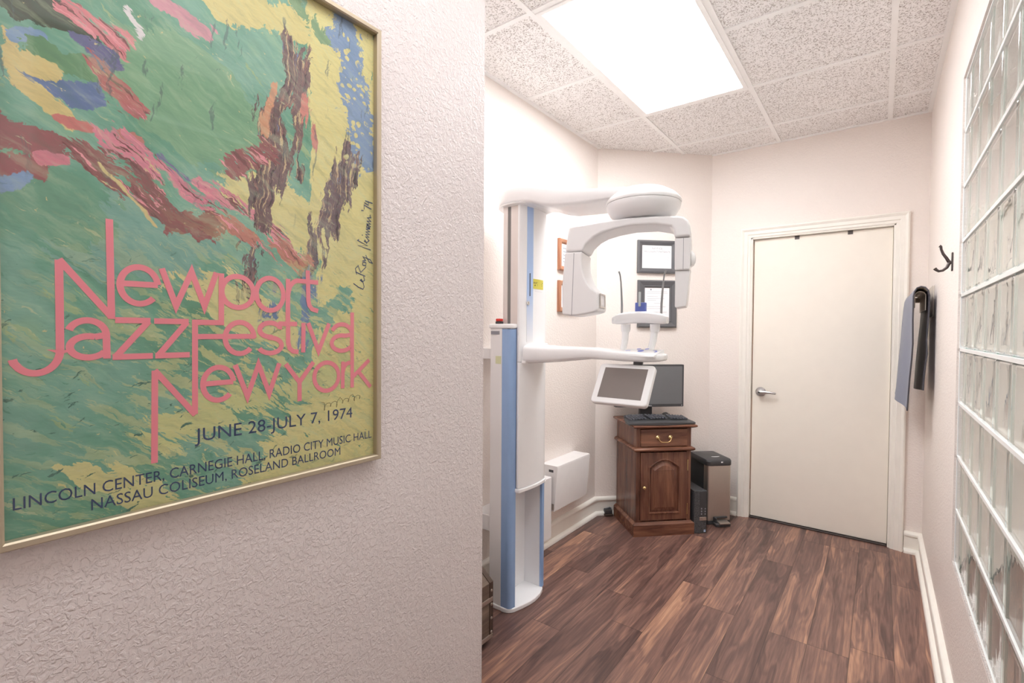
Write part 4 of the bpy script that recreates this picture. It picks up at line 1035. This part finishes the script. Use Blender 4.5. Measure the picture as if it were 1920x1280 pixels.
obj('bin_base', MB().xy(rrect(-0.092, 0.092, 0.002, 0.262, 0.02), 0.001, 0.028), M_BLACK, bn, bevel=0.003, **K)
obj('bin_front', MB().xy([(-0.089, 0.055)]+arc(-0.075, 0.018, 0.014, 0.016, 180, 270, 5)+arc(0.075, 0.018, 0.014, 0.016, 270, 360, 5)+[(0.089, 0.055)], 0.0285, 0.415), M_STEEL, bn, smooth=30, **K)
obj('bin_body', MB().xy(rrect(-0.088, 0.088, 0.0555, 0.258, 0.015), 0.0285, 0.418), M_DARK, bn, smooth=30, **K)
def lid(e, z, dome=0.0):
    return [(p, q, z+dome*math.sin(PI*min(max((q)/0.27, 0), 1))) for p, q in rrect(-0.096+e, 0.096-e, -0.004+e, 0.268-e, 0.03, 6)]
ld = obj('bin_lid', MB().rings([lid(0.002, 0.416), lid(0, 0.420), lid(0, 0.446, 0.012), lid(0.004, 0.452, 0.016), lid(0.014, 0.454, 0.018), lid(0.05, 0.455, 0.018)]), M_BLACK, bn, smooth=35, **K)
obj('lid_badge', MB().xy([(-0.03, 0.062)]+arc(0.0, 0.066, 0.034, 0.016, 200, 340, 8)+[(0.03, 0.062)], 0.4655, 0.4672), M_PAPER, ld, **K)
obj('lid_latch', MB().box(0.006, 0.020, -0.0052, -0.003, 0.438, 0.446), M_PAPER, ld, **K)
b = MB(); b.rings([[(p, q, z) for p, q in rrect(-0.05+e, 0.062-e, -0.052+e, 0.004, 0.014, 4)] for e, z in ((0.004, 0.001), (0, 0.005), (0, 0.020), (0.006, 0.026))])
pd = obj('pedal_housing', b, M_BLACK, bn, smooth=40, **K)
obj('pedal', MB().box(-0.030, 0.048, -0.056, 0.0, 0.030, 0.040, Matrix.Rotation(math.radians(8), 4, 'X')), M_STEEL, pd, bevel=0.003, **K)
b = MB(); b.box(-0.045, -0.032, -0.03, 0.003, 0.026, 0.058); b.box(-0.045, 0.058, -0.010, 0.003, 0.046, 0.058)
obj('pedal_hood', b, M_BLACK, pd, bevel=0.004, seg=3, **K)
pb = thing('power_brick', 'small black plastic box on the floor left of the mahogany cabinet', 'device', (-1.572, 3.240, 0), A45)
obj('brick_case', MB().box(-0.012, 0.044, 0.0, 0.05, 0.016, 0.048), M_BLACK, pb, bevel=0.006, seg=3, **K)
obj('brick_foot', MB().box(-0.016, 0.048, -0.008, 0.055, 0.001, 0.016), M_DARKBROWN, pb, bevel=0.004, **K)
obj('brick_cable', MB().tube([(0.0, 0.02, 0.052), (0.02, 0.018, 0.056), (0.032, 0.03, 0.055), (0.040, 0.018, 0.052)], 0.004, 8), M_KEY, pb, smooth=50, **K)

# ---------------------------------------------------------------- trunk behind the near wall
tk = thing('wooden_trunk', 'weathered wooden trunk with metal straps on the floor behind the near wall', 'trunk', (-1.47, 1.34, 0))
TX0, TX1, TY0, TY1 = -1.640, -1.318, 1.085, 1.610
obj('trunk_body', MB().box(TX0, TX1, TY0, TY1, 0.03, 0.195), M_TRUNK, tk, bevel=0.003)
lidp = [(TX1, 0.198), (TX1, 0.268), (TX1-0.07, 0.322), (-1.44, 0.350), (-1.52, 0.350), (TX0+0.07, 0.322), (TX0, 0.268), (TX0, 0.198)]
obj('trunk_lid', MB().prism(lidp, lambda p, q, a: (p, a, q), TY0, TY1), M_TRUNK, tk, bevel=0.002)
for y0, y1 in ((TY1-0.020, TY1+0.003), (TY0-0.003, TY0+0.020)):
    lp = [(p+(0.003 if p > -1.48 else -0.003), q+(0.003 if q > 0.25 else 0)) for p, q in lidp]
    b = MB(); b.prism(lp, lambda p, q, a: (p, a, q), y0, y1); b.box(TX1-0.02, TX1+0.003, y0, y1, 0.03, 0.195); b.box(TX0-0.003, TX0+0.02, y0, y1, 0.03, 0.195)
    ed = obj('edge_strap', b, M_TRUNKTRIM, tk, bevel=0.001)
    b = MB()
    for z in (0.055, 0.115, 0.175, 0.235): b.lathe((TX1+0.003, (y0+y1)/2, z), [(0, 0), (0.006, 0), (0.005, 0.003), (0, 0.0042)], 'x', 12)
    obj('rivet', b, M_RIVET, ed, smooth=50)
b = MB(); b.box(TX1-0.002, TX1+0.004, TY0, TY1, 0.186, 0.206); b.box(TX1-0.002, TX1+0.005, TY0, TY1, 0.028, 0.046)
obj('front_strap', b, M_RIVET, tk, bevel=0.0015)
for x in (TX0+0.03, TX1-0.03):
    for y in (TY0+0.03, TY1-0.05): obj('trunk_foot', MB().lathe((x, y, 0), [(0, 0), (0.016, 0), (0.018, 0.03), (0, 0.03)], 'z', 14), M_DARK, tk)

# ---------------------------------------------------------------- right wall: coat hook, apron on its hanger
hk = thing('coat_hook', 'dark bronze double coat hook on the right wall beside the glass blocks', 'hook', (XR, 2.60, 1.64))
obj('back_plate', MB().prism(rrect(2.588, 2.612, 1.602, 1.676, 0.006), lambda p, q, a: (a, p, q), XR-0.005, XR-0.0005), M_BRONZE, hk, bevel=0.0015)
b = MB()
b.tube([(XR-0.004, 2.60, 1.634), (XR-0.013, 2.60, 1.640), (XR-0.020, 2.60, 1.655), (XR-0.030, 2.60, 1.672), (XR-0.036, 2.60, 1.690), (XR-0.0375, 2.60, 1.702), (XR-0.042, 2.60, 1.705)], [0.006, 0.006, 0.0055, 0.005, 0.0045, 0.005, 0.0065], 12)
obj('hook_arm', b, M_BRONZE, hk, smooth=50)
b = MB()
b.tube([(XR-0.004, 2.60, 1.640), (XR-0.012, 2.60, 1.632), (XR-0.018, 2.60, 1.617), (XR-0.030, 2.60, 1.606), (XR-0.042, 2.60, 1.604), (XR-0.050, 2.60, 1.610), (XR-0.055, 2.60, 1.616)], [0.006, 0.006, 0.0055, 0.005, 0.005, 0.0055, 0.0065], 12)
obj('hook_arm', b, M_BRONZE, hk, smooth=50)
hg = thing('apron_hanger', 'tan wall bracket and curved bar holding the blue apron', 'hanger', (XR, 3.45, 1.55))
obj('wall_plate', MB().prism(rrect(3.40, 3.78, 1.445, 1.610, 0.01), lambda p, q, a: (a, p, q), XR-0.006, XR-0.0005), M_HANGER, hg, bevel=0.001)
b = MB(); b.box(XR-0.074, XR-0.005, 3.745, 3.772, 1.535, 1.565)
obj('bracket_arm', b, M_HANGER, hg, bevel=0.003)
pr = arc(0.164, 1.548, 0.024, 0.026, 190, -10, 14)
pr = [(0.142, 1.490)]+pr+[(0.188, 1.475)]
inner = inset(pr[::-1], 0.003)[::-1] if False else [(0.1455, 1.490)]+arc(0.164, 1.548, 0.0205, 0.0225, 190, -10, 14)+[(0.1845, 1.475)]
obj('bar', MB().prism(pr+inner[::-1], lambda p, q, a: (p, a, q), 3.30, 3.76), M_HANGER, hg, smooth=30)
ap = thing('lead_apron', 'blue grey x-ray apron draped over the bracket on the right wall', 'apron', (0.15, 3.48, 1.56))
near = [(0.116, 0.951), (0.119, 1.02), (0.124, 1.12), (0.131, 1.22), (0.1345, 1.30), (0.133, 1.42), (0.134, 1.50), (0.1345, 1.545), (0.139, 1.570), (0.149, 1.588), (0.164, 1.594), (0.180, 1.589), (0.192, 1.572), (0.1975, 1.545), (0.197, 1.48), (0.194, 1.40), (0.190, 1.32), (0.193, 1.25), (0.186, 1.18), (0.182, 1.12), (0.180, 1.063)]
far = [(0.072, 0.972), (0.077, 1.03), (0.083, 1.12), (0.090, 1.22), (0.097, 1.30), (0.105, 1.42), (0.112, 1.50), (0.117, 1.540), (0.126, 1.562), (0.140, 1.575), (0.158, 1.580), (0.176, 1.576), (0.188, 1.562), (0.193, 1.54), (0.192, 1.48), (0.188, 1.40), (0.181, 1.32), (0.176, 1.25), (0.171, 1.18), (0.167, 1.10), (0.163, 1.03)]
NY = 13; grid = []
for i in range(len(near)):
    row = []
    for j in range(NY):
        t_ = j/(NY-1.0); x = near[i][0]*(1-t_)+far[i][0]*t_; z = near[i][1]*(1-t_)+far[i][1]*t_
        hang = max(0.0, min(1.0, (1.54-z)/0.5)); x += 0.010*hang*math.sin(t_*PI*2.3+0.4)*(1 if i < 10 else 0.4)
        if i == 0: z += 0.010*math.sin(t_*PI)-0.02*max(0, t_-0.85)/0.15*-1
        row.append(Vector((x, 3.25+0.47*t_+0.006*math.sin(i*0.9), z)))
    grid.append(row)
nn = len(grid); th_ = 0.0035
def nrm(i, j):
    a = grid[min(i+1, nn-1)][j]-grid[max(i-1, 0)][j]; c_ = grid[i][min(j+1, NY-1)]-grid[i][max(j-1, 0)]
    return a.cross(c_).normalized()
outr = [[grid[i][j]-nrm(i, j)*th_ for j in range(NY)] for i in range(nn)]
innr = [[grid[i][j]+nrm(i, j)*th_ for j in range(NY)] for i in range(nn)]
def sheet(rows): return MB().rings(rows, False, False, False)
# outside of the loop faces away from its centre
ctr = Vector((0.164, 3.48, 1.3))
if (outr[4][6]-ctr).length < (innr[4][6]-ctr).length: outr, innr = innr, outr
def slab(rows, back, k=0.5):
    m = [[rows[i][j].lerp(back[i][j], k) for j in range(NY)] for i in range(len(rows))]
    return MB().rings([r+q[::-1] for r, q in zip(rows, m)])
obj('outer_cover', slab(outr, innr), M_APRON, ap, smooth=70)
obj('lining', slab(innr[:13], outr[:13]), M_APRONIN, ap, smooth=70)['label'] = 'tan inner lining'
obj('lining', slab(innr[12:], outr[12:]), M_APRONDARK, ap, smooth=70)['label'] = 'dark navy inner lining'
for j in (0, NY-1):
    obj('edge_piping', MB().tube([grid[i][j]+Vector((0, -0.001 if j == 0 else 0.001, 0)) for i in range(nn)], 0.0036, 8), M_PIPING, ap, smooth=60)
